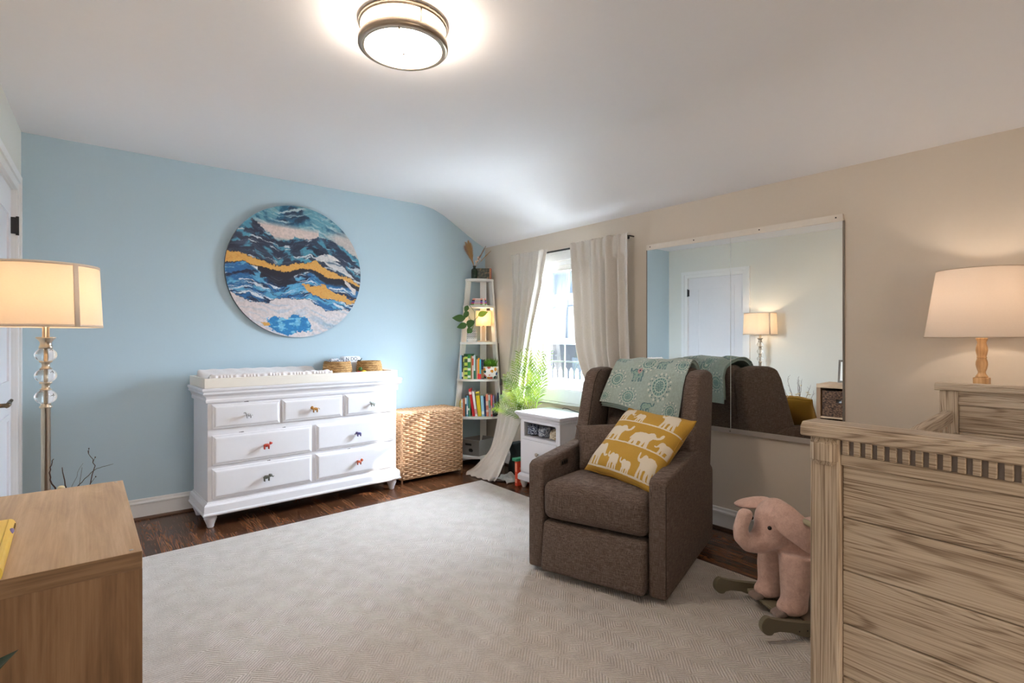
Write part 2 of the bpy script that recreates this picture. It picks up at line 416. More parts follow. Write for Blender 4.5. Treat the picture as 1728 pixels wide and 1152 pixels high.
for (a, b) in ((WY0-cw, WY0-0.002), (WY1+0.002, WY1+cw)): mb.span((XW-0.018, a, WZ0+0.001), (XW-0.0005, b, WZ1+cw)); 
mb.span((XW-0.018, WY0-0.0019, WZ1+0.003), (XW-0.0005, WY1+0.0019, WZ1+cw))
mb.span((XW-0.026, WY0-cw, WZ1+cw+.0003), (XW-0.0005, WY1+cw, WZ1+cw+0.015))
struct('trim_4', mb, M['trim'])
mb = MB(); mb.box((XW-0.022, (WY0+WY1)/2, WZ0-0.014), (0.075, WY1-WY0+0.24, 0.027), None, 0.006)
mb.box((XW-0.011, (WY0+WY1)/2, WZ0-0.075), (0.021, WY1-WY0+0.17, 0.092), None, 0.004); mb.box((XW-0.014, (WY0+WY1)/2, WZ0-0.132), (0.027, WY1-WY0+0.17, 0.018), None, 0.006)
struct('trim_5', mb, M['trim'])
mb = MB(); mb.span((XW+0.02, WY0+0.036, 1.79), (XW+0.028, WY1-0.036, WZ1-0.031)); mb.box((XW+0.022, (WY0+WY1)/2, 1.788), (0.018, WY1-WY0-0.08, 0.016), None, 0.005)
tag(obj('roller_blind', mb, fabric((236, 234, 230), (220, 218, 214), name='blind_cloth')), 'white roller blind pulled a little way down at the top of the window', 'blind')
# unseen window added behind the camera to let in fill daylight
mb = MB()
for a_, b_ in ((RX0, RX0+0.05), (RX1-0.05, RX1), ((RX0+RX1)/2-0.02, (RX0+RX1)/2+0.02)): mb.span((a_, YF-0.1, RZ0), (b_, YF-0.04, RZ1))
mb.span((RX0+0.0501, YF-0.095, RZ0), (RX1-0.0501, YF-0.045, RZ0+0.05)); mb.span((RX0+0.0501, YF-0.095, RZ1-0.05), (RX1-0.0501, YF-0.045, RZ1))
struct('added_rear_window', mb, M['trim'])

# outside
mb = MB(); mb.span((XW+T+0.02, -8, -0.6), (30, 26, -0.5)); struct('ground', mb, solid((208, 208, 204), 0.9, name='pale_paving'))
nh = thing('neighbour_house', 'white sided house filling the view beyond the window', 'house', (9.5, 9.0, -0.5))
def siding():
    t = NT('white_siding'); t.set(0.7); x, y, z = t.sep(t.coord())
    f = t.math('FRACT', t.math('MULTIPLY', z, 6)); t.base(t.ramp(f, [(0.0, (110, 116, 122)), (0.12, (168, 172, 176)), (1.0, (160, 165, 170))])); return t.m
mb = MB(); mb.span((0, -0.2, 0), (6, 8, 6.5)); obj('wall', mb, siding(), nh)
mb = MB(); mb.prism([(-0.5, 6.5), (6.5, 6.5), (3, 8.8)], -0.6, 8.4, axis=1); obj('roof', mb, solid((130, 128, 126), 0.8, name='shingle'), nh)
for (y, z) in ((0.15, 2.75), (3.2, 3.35), (0.9, 0.9)):
    mb = MB(); mb.span((-0.05, y, z), (0.02, y+0.9, z+1.3)); wf = obj('window', mb, M['trim'], nh)
    mb = MB(); mb.span((-0.06, y+0.08, z+0.08), (-0.04, y+0.82, z+1.22)); obj('pane', mb, solid((50, 58, 68), 0.1, name='far_glass'), wf)
mb = MB(); mb.span((-0.12, -0.25, 0), (0.05, -0.05, 6.5)); obj('corner_board', mb, M['trim'], nh)
bs = thing('garden_shed', 'dark weathered shed standing past the white house, seen low in the window', 'shed', (8.2, 6.9, -0.5))
mb = MB(); mb.span((0, -3.6, 0), (1.2, 1.75, 1.60)); obj('wall', mb, solid((26, 26, 30), 0.9, 0, 0.5, 0.3, 9, name='dark_boards'), bs)
mb = MB(); mb.prism([(-0.2, 1.58), (1.28, 1.58), (1.28, 1.64), (-0.2, 1.68)], -3.8, 1.85, axis=1); obj('roof', mb, solid((215, 222, 228), 0.7, name='pale_roof'), bs)
mb = MB(); mb.span((-0.03, 0.3, 0.6), (0.01, 1.1, 1.3)); obj('window', mb, solid((40, 46, 52), 0.1, name='dark_glass'), bs)
pf = thing('picket_fence', 'low white picket fence in front of the dark shed', 'fence', (7.2, 4.0, -0.5))
mb = MB(); mb.span((0.03, 0, 0.25), (0.06, 3.6, 0.33)); mb.span((0.03, 0, 0.85), (0.06, 3.6, 0.93)); obj('rail', mb, M['trim'], pf)
for k in range(24):
    mb = MB(); y = 0.05+k*0.15; mb.prism([(y, 0), (y+0.07, 0), (y+0.07, 1.08), (y+0.035, 1.14), (y, 1.08)], 0.0, 0.025, axis=0); obj('picket', mb, M['trim'], pf)
mb = MB(); mb.tube([(8.9, 8.92, -0.5), (8.95, 8.82, 6.5)], 0.045, 10); mb.tube([(8.86, 9.5, 1.95), (8.9, 8.2, 2.0)], 0.03)
tag(obj('utility_pole', mb, solid((50, 52, 56), 0.9, name='weathered_pole')), 'thin grey pole with a crossarm outside the upper window pane', 'pole')

# ------------------------------------------------------------------ rug
def rug_mat():
    t = NT('ribbed_rug'); t.set(0.95); t.b.inputs['Sheen Weight'].default_value = 0.3
    x, y, z = t.sep(t.coord())
    wob = t.noise(t.coord(), 2.2, 3)
    zig = t.math('PINGPONG', t.math('ADD', x, t.math('MULTIPLY', wob, 0.06)), 0.11)
    col = t.math('FLOOR', t.math('DIVIDE', y, 0.125))
    sh = t.math('MULTIPLY', t.math('FRACT', t.math('MULTIPLY', col, 0.37)), 0.11)
    zig2 = t.math('PINGPONG', t.math('ADD', x, sh), 0.068)
    ph = t.math('ADD', t.math('ADD', y, zig2), t.math('MULTIPLY', wob, 0.07))
    rib = t.math('SINE', t.math('MULTIPLY', ph, 2*PI/0.0150))
    brd = t.math('LESS_THAN', x, 0.135)
    rib2 = t.math('SINE', t.math('MULTIPLY', y, 2*PI/0.013))
    r = t.math('ADD', t.math('MULTIPLY', rib, t.math('SUBTRACT', 1.0, brd)), t.math('MULTIPLY', rib2, brd))
    line = t.math('LESS_THAN', t.math('ABSOLUTE', t.math('SUBTRACT', x, 0.14)), 0.007)
    patch = t.noise(t.coord(), 12, 4, 0.6)
    fz = t.noise(t.coord(), 160, 4, 0.7)
    amp = t.math('MULTIPLY', r, t.math('ADD', 0.35, t.math('MULTIPLY', patch, 0.9)))
    h = t.math('SUBTRACT', t.math('ADD', t.math('MULTIPLY', amp, 0.5), t.math('MULTIPLY', fz, 0.8)), t.math('MULTIPLY', line, 0.8))
    f = t.math('ADD', t.math('MULTIPLY', amp, 0.07), t.math('ADD', t.math('MULTIPLY', fz, 0.45), t.math('ADD', 0.1, t.math('MULTIPLY', patch, 0.35))))
    t.base(t.ramp(f, [(0.3, (168, 158, 150)), (0.5, (204, 195, 188)), (0.7, (226, 219, 214))])); t.bump(h, 0.8, 0.005); return t.m
rg = [(0.14, 3.50), (2.61, 3.618), (2.575, 0.35), (0.14, 0.30)]
mb = MB(); A = [mb._v((x-0.14, y-0.3, 0.0)) for x, y in rg]; B = [mb._v((x-0.14, y-0.3, 0.012)) for x, y in rg]
mb.face(B); mb.face(list(reversed(A)))
for i in range(4): mb.face([A[i], A[(i+1) % 4], B[(i+1) % 4], B[i]])
bmesh.ops.bevel(mb.bm, geom=[e for e in mb.bm.edges if e.verts[0].co.z > 0.005 and e.verts[1].co.z > 0.005], offset=0.006, segments=2, affect='EDGES')
tag(obj('area_rug', mb, rug_mat(), loc=(0.14, 0.3, 0.001)), 'large pale beige rug with ribbed zigzag weave covering the floor', 'rug')
RZ = 0.0135

# ------------------------------------------------------------------ dresser
d = thing('dresser', 'white seven drawer dresser with animal knobs against the blue wall', 'dresser', (1.275, 3.83, 0), math.radians(2.8))
W = M['white']
mb = MB(); mb.span((-0.668, 0.0, 0.165), (0.668, 0.40, 0.80), 0.003); obj('carcass', mb, W, d)
# cornice and plinth from a profile swept round three sides
def skirt(mb, prof, hw, y1):
    """prof = (out, z) list; sweep left side, front, right side"""
    rings = []
    for (o, z) in prof:
        rings.append([mb._v((-hw-o, y1, z)), mb._v((-hw-o, -o, z)), mb._v((hw+o, -o, z)), mb._v((hw+o, y1, z))])
    for a, b in zip(rings, rings[1:]):
        for k in range(3): mb.face([a[k], a[k+1], b[k+1], b[k]])
    mb.face([rings[0][3], rings[0][2], rings[0][1], rings[0][0]]); mb.face(rings[-1])
    mb.face([r[0] for r in rings]); mb.face([r[3] for r in reversed(rings)])
mb = MB(); skirt(mb, [(0.004, 0.795), (0.010, 0.797), (0.012, 0.812), (0.008, 0.822), (0.012, 0.835), (0.022, 0.846), (0.030, 0.852), (0.030, 0.860), (0.026, 0.865), (0.032, 0.870), (0.036, 0.876), (0.036, 0.886), (0.032, 0.890)], 0.668, 0.41); obj('top', mb, W, d)
mb = MB(); skirt(mb, [(0.024, 0.083), (0.030, 0.090), (0.030, 0.098), (0.024, 0.104), (0.022, 0.146), (0.016, 0.156), (0.006, 0.160), (0.003, 0.168)], 0.668, 0.405); obj('plinth', mb, W, d)
for (sx, sy) in ((-1, 0.03), (1, 0.03), (-1, 0.355), (1, 0.355)):
    mb = MB(); mb.lathe([(0, 0), (0.016, 0), (0.020, 0.006), (0.021, 0.016), (0.030, 0.040), (0.038, 0.060), (0.036, 0.068), (0.030, 0.072), (0.032, 0.083), (0, 0.083)], 20); obj('foot', mb, W, d, (sx*0.645, sy, 0))
def animal(mb, s, kind):
    """small four legged figure facing +x, standing on z=0 in its own frame, s = length"""
    def S(v): return tuple(a*s for a in v)
    mb.ell(S((0, 0, 0.42)), S((0.36, 0.17, 0.19)), 12, 8)
    for (x, y) in ((0.22, 0.09), (0.22, -0.09), (-0.22, 0.09), (-0.22, -0.09)): mb.tube([S((x, y, 0.4)), S((x*1.05, y, 0.18)), S((x, y, 0.0))], [0.085*s, 0.06*s, 0.065*s], 8)
    if kind == 'elephant':
        mb.ell(S((0.42, 0, 0.55)), S((0.17, 0.14, 0.17)), 12, 8); mb.tube([S((0.52, 0, 0.5)), S((0.62, 0, 0.38)), S((0.68, 0, 0.36)), S((0.76, 0, 0.46))], [0.07*s, 0.055*s, 0.045*s, 0.03*s], 8)
        mb.ell(S((0.33, 0.15, 0.56)), S((0.10, 0.03, 0.14)), 8, 6); mb.ell(S((0.33, -0.15, 0.56)), S((0.10, 0.03, 0.14)), 8, 6)
    elif kind == 'lion':
        mb.ell(S((0.40, 0, 0.60)), S((0.19, 0.2, 0.22)), 12, 8); mb.ell(S((0.52, 0, 0.58)), S((0.12, 0.11, 0.12)), 10, 6); mb.tube([S((-0.34, 0, 0.5)), S((-0.5, 0, 0.45)), S((-0.55, 0, 0.3))], 0.03*s, 6)
    elif kind == 'bear':
        mb.ell(S((0.42, 0, 0.60)), S((0.16, 0.14, 0.15)), 12, 8); mb.tube([S((0.50, 0, 0.58)), S((0.62, 0, 0.62))], [0.08*s, 0.05*s], 8); mb.ell(S((0.36, 0.1, 0.74)), S((0.04, 0.03, 0.05)), 6, 5); mb.ell(S((0.36, -0.1, 0.74)), S((0.04, 0.03, 0.05)), 6, 5)
    else:  # zebra / horse
        mb.tube([S((0.26, 0, 0.48)), S((0.40, 0, 0.72)), S((0.46, 0, 0.80))], [0.12*s, 0.08*s, 0.07*s], 8); mb.tube([S((0.42, 0, 0.80)), S((0.62, 0, 0.68))], [0.08*s, 0.05*s], 8)
        mb.tube([S((-0.34, 0, 0.5)), S((-0.44, 0, 0.3))], 0.03*s, 6)
def stripes():
    t = NT('zebra_paint'); t.set(0.4); w_ = t.n('ShaderNodeTexWave'); w_.inputs['Scale'].default_value = 60; w_.inputs['Distortion'].default_value = 4; t.l(t.coord(), w_.inputs[0])
    t.base(t.ramp(w_.outputs['Fac'], [(0.45, (240, 240, 240)), (0.55, (30, 32, 38))])); return t.m
zeb = stripes()
def drawer(x0, x1, z0, z1, kind, m, ks, flip, label):
    mb = MB(); w_, h = x1-x0, z1-z0
    # raised front with a softened border
    prof = [(0, 0.0), (0, -0.010), (0.004, -0.014), (0.010, -0.0155), (0.018, -0.022), (0.024, -0.023)]
    rings = []
    for (i, y) in prof:
        rings.append([mb._v((x0+i, y, z0+i)), mb._v((x1-i, y, z0+i)), mb._v((x1-i, y, z1-i)), mb._v((x0+i, y, z1-i))])
    for a, b in zip(rings, rings[1:]):
        for k in range(4): mb.face([a[k], a[(k+1) % 4], b[(k+1) % 4], b[k]])
    mb.face(rings[-1]); mb.face(list(reversed(rings[0])))
    o = obj('drawer', mb, W, d)
    mb = MB(); mb.tube([((x0+x1)/2, -0.022, (z0+z1)/2), ((x0+x1)/2, -0.040, (z0+z1)/2)], 0.007)
    mb.M = Matrix.Translation(((x0+x1)/2, -0.050, (z0+z1)/2-ks*0.42)) @ Matrix.Rotation(0 if not flip else PI, 4, 'Z'); animal(mb, ks, kind)
    k = obj('knob', mb, m, o); k['label'] = label
drawer(-0.644, -0.231, 0.629, 0.784, 'zebra', zeb, 0.050, True, 'black and white zebra knob')
drawer(-0.216, 0.214, 0.629, 0.784, 'lion', solid((170, 120, 50), 0.4, name='lion_paint'), 0.056, True, 'golden lion knob')
drawer(0.239, 0.644, 0.629, 0.784, 'zebra', solid((140, 148, 140), 0.4, 0, 0.5, 0, 150, name='grey_paint'), 0.046, True, 'grey horse knob')
drawer(-0.644, -0.012, 0.398, 0.588, 'bear', solid((178, 52, 30), 0.35, name='red_paint'), 0.060, False, 'red bear knob')
drawer(0.016, 0.644, 0.398, 0.588, 'elephant', solid((68, 62, 118), 0.35, name='purple_paint'), 0.050, True, 'purple hippo knob')
drawer(-0.644, -0.012, 0.186, 0.376, 'elephant', solid((92, 92, 84), 0.4, name='dark_grey_paint'), 0.062, False, 'grey elephant knob')
drawer(0.016, 0.644, 0.186, 0.376, 'lion', solid((186, 80, 38), 0.35, 0, 0.3, 0, 200, name='orange_paint'), 0.052, False, 'orange red lion knob')
# worn paint marks on drawer edges
for (x, z, l_) in ((-0.44, 0.789, 0.028), (-0.47, 0.592, 0.03), (-0.20, 0.592, 0.02), (-0.30, 0.379, 0.02), (0.27, 0.379, 0.02)):
    mb = MB(); mb.box((x, -0.0006, z), (l_, 0.0012, 0.003)); mb.box((x+0.006, -0.0006, z+0.001), (l_*0.4, 0.0014, 0.004)); obj('paint_chip', mb, solid((60, 58, 58), 0.8, name='chipped_paint'), d)
RD = math.radians(2.8)
def dpt(x, y, z=0): return (1.275+x*math.cos(RD)-y*math.sin(RD), 3.83+x*math.sin(RD)+y*math.cos(RD), z)
# changing tray
tr = thing('changing_tray', 'low cream wooden changing tray sitting on top of the white dresser', 'tray', dpt(0, 0, 0.8905), RD)
cm = solid((236, 230, 220), 0.45, 0, 0.02, name='cream_lacquer')
mb = MB(); mb.span((-0.69, -0.028, 0), (0.665, -0.010, 0.062), 0.003); obj('front_rail', mb, cm, tr)
mb = MB(); mb.span((-0.69, 0.392, 0), (0.665, 0.408, 0.062), 0.003); obj('back_rail', mb, cm, tr)
mb = MB(); mb.span((-0.69, -0.0098, 0), (-0.674, 0.3918, 0.062), 0.003); obj('side_rail', mb, cm, tr)
mb = MB(); mb.span((0.649, -0.0098, 0), (0.665, 0.3918, 0.062), 0.003); obj('side_rail', mb, cm, tr)
mb = MB(); mb.span((-0.6738, -0.0098, 0), (0.6488, 0.3918, 0.006)); obj('bottom_panel', mb, cm, tr)
# changing pad with raised sides under a gathered cover
def padf(p):
    x, y, z = p; t = (y)/0.185
    lift = 0.040*t*t + (0.018 if t > 0 else 0)*abs(t)**2
    z2 = z + (lift if z > 0 else 0)
    if z > 0: z2 += 0.003*math.sin(x*95+2*math.sin(x*31))*max(0, -t) + 0.002*math.sin(x*60+y*40)
    return (x, y, z2)
mb = MB(); mb.rbox((0, 0, 0), (0.80, 0.37, 0.045), 0.02, 3, (110, 24, 2), padf)
po = obj('changing_pad', mb, fabric((240, 236, 236), (226, 221, 222), name='pad_cover'), loc=dpt(-0.255, 0.19, 0.9198), rot=(0, 0, RD))
tag(po, 'white contoured changing pad with gathered cover lying in the left of the tray', 'changing pad')
# gathered front edge of the cover
mb = MB()
def gath(u, v):
    x = -0.40+0.80*u; a = 0.5+0.5*math.sin(x*230+3*math.sin(x*41)); h = v
    return (x, -0.187-0.010*a*math.sin(h*PI), -0.010+0.056*h+0.005*a)
mb.grid(gath, 180, 5); g_ = obj('gathered_edge', mb, fabric((240, 236, 236), (226, 221, 222), name='pad_cover'), po)
# rope baskets
def rope_mat(c1, c2):
    t = NT('rope'); t.set(0.9); v = t.coord((1, 1, 5)); f = t.noise(v, 45, 4, 0.7)
    t.base(t.ramp(f, [(0.35, c2), (0.6, c1)])); t.bump(f, 0.5, 0.004); return t.m
rm = rope_mat((200, 160, 106), (128, 84, 42))
def rope_basket(r, h, n, label, loc, squash=1.0):
    mb = MB(); prof = [(0.0, 0.004), (r*0.9, 0.004)]
    for k in range(n*6+1):
        z = h*k/(n*6); prof.append((r*(0.92+0.1*math.sin(PI*(z/h)**0.8)) + 0.004*abs(math.sin(PI*k/6)), z+0.001))
    inner = [(q[0]-0.009, q[1]) for q in reversed(prof[3:])]
    prof += [(r*0.93, h+0.004), (r*0.91, h+0.003)] + inner + [(0, 0.012)]
    mb.lathe(prof, 40, wob=lambda a, z: 1+0.03*math.sin(2*PI*a*2+1)+0.012*math.sin(2*PI*a*7+z*60))
    o = obj('rope_basket', mb, rm, loc=loc); tag(o, label, 'basket', None); return o
rope_basket(0.105, 0.125, 7, 'round tan rope basket holding patterned white cloths, left of two on the tray', dpt(0.285, 0.235, 0.898))
rope_basket(0.098, 0.122, 7, 'round tan rope basket at the right end of the changing tray', dpt(0.545, 0.215, 0.898))
def cloth_blob(r, h, col, col2, seed):
    rr = random.Random(seed); ph = [rr.uniform(0, 6) for _ in range(6)]
    mb = MB()
    def f(u, v):
        a = 2*PI*u; R = r*math.sin(v*PI/2)**0.6 if v > 0 else 0
        z = h*(0.6+0.25*math.sin(3*a+ph[0]+v*5)+0.2*math.sin(7*a+ph[1]+9*v))*(1-v**3) + 0.01*math.sin(13*a+ph[2]+20*v)
        return (R*math.cos(a), R*math.sin(a), z)
    mb.grid(f, 40, 14, cu=True)
    t = NT('printed_cloth'); t.set(0.9); t.base(t.ramp(t.noise(t.coord(), 70, 3, 0.6), [(0.50, col), (0.56, col2)])); return mb, t.m
mb, m = cloth_blob(0.088, 0.045, (240, 240, 244), (120, 130, 150), 5)
tag(obj('cloth', mb, m, loc=dpt(0.285, 0.235, 0.998)), 'crumpled white cloth with grey print spilling from the left rope basket', 'cloth')
# nappy pack with black letters
t_ = thing('nappy_pack', 'white pack with dark letters standing between the two rope baskets', 'pack', dpt(0.440, 0.345, 0.898), RD)
mb = MB(); mb.rbox((0, 0, 0.081), (0.15, 0.07, 0.162), 0.012, 3, (3, 2, 3)); obj('wrapper', mb, solid((236, 240, 248), 0.4, name='white_film'), t_)
def text(body, size, loc, rot, m, parent, name='lettering', ext=0.0006):
    cu = bpy.data.curves.new('t', 'FONT'); cu.body = body; cu.size = size; cu.extrude = ext; cu.align_x = 'CENTER'; cu.align_y = 'CENTER'
    tmp = bpy.data.objects.new('t', cu); C.objects.link(tmp); bpy.context.view_layer.update()
    me = bpy.data.meshes.new_from_object(tmp.evaluated_get(bpy.context.evaluated_depsgraph_get())); bpy.data.objects.remove(tmp)
    me.materials.clear(); me.materials.append(m); o = bpy.data.objects.new(name, me); C.objects.link(o); o.location = loc; o.rotation_euler = rot
    if parent: o.parent = parent
    return o
for ch_c, ch_x in (('N', -0.038), ('D', 0.003), ('O', 0.032)): text(ch_c, 0.038, (ch_x, -0.0358, 0.140), (PI/2, 0, 0), solid((40, 45, 70), 0.5, name='dark_ink'), t_, 'letter')
mb = MB(); mb.ell((0, 0, 0.03), (0.022, 0.02, 0.022)); b1 = obj('wooden_toy', mb, solid((178, 30, 44), 0.4, name='red_toy'), loc=dpt(0.418, 0.13, 0.899)); tag(b1, 'small red, green and yellow toy between the rope baskets', 'toy')
mb = MB(); mb.ell((0.008, 0.0, 0.066), (0.016, 0.016, 0.016)); obj('green_ball', mb, solid((70, 110, 50), 0.4, name='green_toy'), b1)
mb = MB(); mb.ell((0.03, -0.015, 0.045), (0.022, 0.012, 0.012)); obj('yellow_ball', mb, solid((226, 196, 50), 0.4, name='yellow_toy'), b1)
mb = MB(); mb.ell((0, 0, 0), (0.017, 0.006, 0.006)); mb.tube([(0.008, 0, 0), (0.022, 0, 0.018)], 0.003, 6)
tag(obj('hair_clip', mb, M['plastic_black'], loc=dpt(0.475, 0.25, 1.027)), 'tiny black clip sticking up at the rim of the right rope basket', 'clip')

# ------------------------------------------------------------------ round painting
def painting():
    R = 0.512; n = 330
    mb = MB(); V = []; 
    for i in range(n+1):
        r = R*i/n; k = 1 if i == 0 else 6*max(8, int(n*0.9*i/n/1.0)//1)
        V.append(None)
    mb.bm.free(); mb = MB()
    # square grid clipped to the disc, snapped at the rim
    g = np.linspace(-1, 1, n); idx = {}
    def vid(i, j):
        if (i, j) in idx: return idx[(i, j)]
        x, y = g[i], g[j]; rr = math.hypot(x, y)
        if rr > 1: x, y = x/rr, y/rr
        idx[(i, j)] = mb._v((x*R, -0.030, y*R)); return idx[(i, j)]
    for i in range(n-1):
        for j in range(n-1):
            if any(math.hypot(g[a], g[b]) <= 1 for a in (i, i+1) for b in (j, j+1)):
                mb.face([vid(i, j), vid(i+1, j), vid(i+1, j+1), vid(i, j+1)])
    mb.bm.verts.ensure_lookup_table()
    co = np.array([v.co[:] for v in mb.bm.verts])
    X = 640+co[:, 0]/R*506; Y = 570-co[:, 2]/R*485
    R1, R2 = X*0.83+Y*0.56, Y*0.83-X*0.56
    nx = (fbm(R1/60, R2/60, 4)-0.5); ny = (fbm(R1/50+40, R2/50+9, 4)-0.5); fine = fbm(R1/12, R2/10+70, 3)-0.5
    flow = np.interp(X, [130, 300, 500, 620, 740, 860, 1000, 1150], [520, 500, 575, 545, 515, 570, 600, 660]); Vf = (Y-flow)+ny*40; Xw = X+nx*60
    streak = fbm(Xw/130+7, Vf/16+3, 4)-0.5; mid = fbm(R1/90+11, R2/60+31, 4)
    def fb(sx, sy, o1=0, o2=0, k=4): return fbm(Xw/sx+o1, Vf/sy+o2, k)
    def line(pts, amp=40): 
        xs, ys = zip(*pts); return np.interp(X+nx*50, xs, ys) + ny*amp + fine*18
    def mixc(a, b, t): t = np.clip(t, 0, 1)[:, None]; return a*(1-t)+np.array(b, float)*t
    col = np.zeros((len(X), 3)) + np.array((96, 150, 168.))
    col = mixc(col, (36, 92, 122), (mid-0.45)*6); col = mixc(col, (28, 52, 78), (fb(110, 60, 3, 8)-0.54)*7); col = mixc(col, (176, 196, 200), (streak+0.02)*4)
    col = mixc(col, (214, 194, 186), (1-np.abs(Y-290-(X-480)*0.05)/70)*2*(X < 800)*(X > 330)); col = mixc(col, (206, 192, 186), np.clip((X-820)/120, 0, 1)*np.clip((Y-225)/60, 0, 1)*0.9)
    L1 = line([(130, 330), (320, 215), (420, 300), (500, 352), (560, 345), (610, 310), (700, 322), (800, 292), (880, 300), (1000, 352), (1100, 420), (1150, 450)], 20)
    navy = np.zeros_like(col)+np.array((30, 42, 66.)); navy = mixc(navy, (52, 66, 88), (streak+0.05)*5); navy = mixc(navy, (70, 140, 165), (fb(70, 34, 90, 2)-0.52)*7); navy = mixc(navy, (196, 204, 208), (fb(80, 16, 9, 62)-0.62)*9)
    below = np.clip((Y-L1)/8, 0, 1); col = col*(1-below[:, None])+navy*below[:, None]
    wave = inpoly(X+nx*25, Y+ny*25, [(770, 450), (840, 420), (900, 440), (980, 500), (1060, 560), (1100, 600), (1020, 570), (900, 520), (840, 480), (790, 480)]); col = np.where(wave[:, None], mixc(np.zeros_like(col)+np.array((206, 204, 204.)), (90, 110, 130), (streak)*6), col)
    wv2 = inpoly(X+nx*15, Y+ny*15, [(860, 420), (920, 425), (975, 470), (930, 465), (880, 440)]); col = np.where(wv2[:, None], np.array((220, 214, 210.)), col)
    G1 = line([(130, 465), (220, 462), (300, 480), (390, 512), (500, 540), (600, 520), (700, 505), (770, 478), (850, 528), (930, 560), (1050, 590), (1150, 640)], 30)
    G2 = line([(130, 545), (200, 535), (260, 522), (330, 545), (420, 565), (560, 585), (640, 555), (730, 540), (800, 568), (860, 602), (1000, 600), (1080, 640), (1150, 662)], 20)
    low = Y > G2
    sea = np.zeros_like(col)+np.array((30, 98, 152.)); sea = mixc(sea, (18, 36, 66), (fb(110, 30, 50, 22)-0.49)*8); sea = mixc(sea, (84, 158, 196), (fb(90, 18, 20, 72)-0.52)*8); sea = mixc(sea, (208, 214, 220), (fb(120, 12, 70, 12)-0.56)*9)
    sea = mixc(sea, (24, 28, 44), np.clip(1-(Y-G2)/(34+30*np.sin(X/140-2)**2), 0, 1)*3*(X > 350)); sea = mixc(sea, (26, 28, 46), inpoly(X+nx*60, Y+ny*60, [(370, 560), (600, 590), (640, 650), (560, 700), (440, 660), (370, 620)])*0.85)
    col = np.where(low[:, None], sea, col)
    gold = (Y > G1) & (Y < G2); gc = mixc(np.zeros_like(col)+np.array((218, 164, 84.)), (196, 140, 66), (fine)*4)
    col = np.where(gold[:, None], gc, col)
    edge = (np.abs(Y-G2) < 3) | ((np.abs(Y-G1) < 2.5) & (fine > 0.02)); col = np.where(edge[:, None], np.array((52, 40, 38.)), col)
    W1 = line([(130, 700), (200, 760), (300, 800), (430, 818), (470, 775), (540, 768), (620, 772), (700, 768), (780, 800), (850, 850), (930, 850), (1000, 838), (1080, 850), (1150, 840)], 24)
    wh = np.zeros_like(col)+np.array((216, 206, 206.)); wh = mixc(wh, (190, 196, 206), (streak-0.02)*6); wh = mixc(wh, (150, 176, 196), np.clip((X-700)/250, 0, 1)*np.clip((Y-880)/90, 0, 1)*(0.6+streak*3)); wh = mixc(wh, (200, 180, 176), np.clip((480-X)/250, 0, 1)*0.4)
    col = np.where((Y > W1)[:, None], wh, col); col = np.where((np.abs(Y-W1) < 2.5)[:, None], np.array((60, 78, 100.)), col)
    g2 = inpoly(X+nx*60+fine*40, Y+ny*60+fine*30, [(680, 655), (780, 672), (860, 655), (900, 700), (980, 735), (1110, 762), (1100, 795), (960, 770), (850, 752), (760, 745), (710, 720)]); col = np.where(g2[:, None], gc, col)
    wr = inpoly(X+nx*30, Y+ny*20, [(1015, 610), (1060, 640), (1110, 690), (1100, 720), (1050, 670), (1020, 640)]); col = np.where(wr[:, None], np.array((214, 204, 200.)), col)
    bl = inpoly(X+nx*80+fine*30, Y+ny*70+fine*30, [(425, 915), (520, 905), (560, 925), (640, 895), (705, 905), (740, 960), (735, 1010), (640, 1030), (560, 1045), (450, 1000), (420, 960)]); bc = mixc(np.zeros_like(col)+np.array((34, 122, 180.)), (120, 186, 214), (fbm(X/40, Y/20+5)-0.5)*9); col = np.where(bl[:, None], bc, col)
    ob = inpoly(X+nx*20, Y+ny*20, [(370, 950), (430, 945), (440, 968), (400, 978)]); col = np.where(ob[:, None], gc, col)
    col = np.clip(col*(1+fine[:, None]*0.2), 8, 235)
    nf = len(co)
    # rim and back
    ring = []
    for k in range(96):
        a = 2*PI*k/96; ring.append((mb._v((R*1.0*math.cos(a), -0.0299, R*math.sin(a))), mb._v((R*math.cos(a), 0.0, R*math.sin(a)))))
    for k in range(96):
        q = (k+1) % 96; mb.face([ring[k][0], ring[q][0], ring[q][1], ring[k][1]], True)
    mb.face([r[1] for r in ring])
    o = obj('round_painting', mb, vcol('painted_canvas', 0.45, 0.15, 120), loc=(1.305, YB-0.004, 1.728))
    allc = np.zeros((len(o.data.vertices), 3)); allc[:nf] = tolin(col); allc[nf:] = tolin((60, 70, 84)); paint_attr(o, allc)
    tag(o, 'round abstract painting in blue, white and gold waves hanging above the dresser', 'painting')
painting()

# ------------------------------------------------------------------ wicker hamper
hp = thing('wicker_hamper', 'woven wicker hamper with closed lid between the dresser and the corner shelf', 'hamper', (2.04, 3.95, 0), math.radians(1.2))
wk = rope_mat((216, 178, 140), (160, 114, 78)); 
HW, HD, HH = 0.597, 0.30, 0.585
def weave(mb, P, L, Hh, nrow, nst, r=0.0052, amp=0.0062):
    """P(s, h, off): point s along, h up, off out of the face"""
    for j in range(nrow):
        h = Hh*(j+0.5)/nrow; n = nst*4
        mb.tube([P(L*i/n, h, amp*math.cos(PI*nst*i/n + (PI if j % 2 else 0))) for i in range(n+1)], r, 5, flat=1.25)
def face_part(P, L, nst):
    mb = MB(); weave(mb, P, L, HH-0.075, 30, nst, 0.0078, 0.0085)
    for i in range(nst+1):
        s_ = L*(i+0.5)/nst if i < nst else L
        if i < nst: mb.tube([P(s_-L*0.5/nst*0, 0, 0), P(s_, HH-0.075, 0)], 0.0035, 5)
    obj('woven_side', mb, wk, hp)
z0 = 0.04
face_part(lambda s_, h, o: (s_, -o, z0+h), HW, 15)
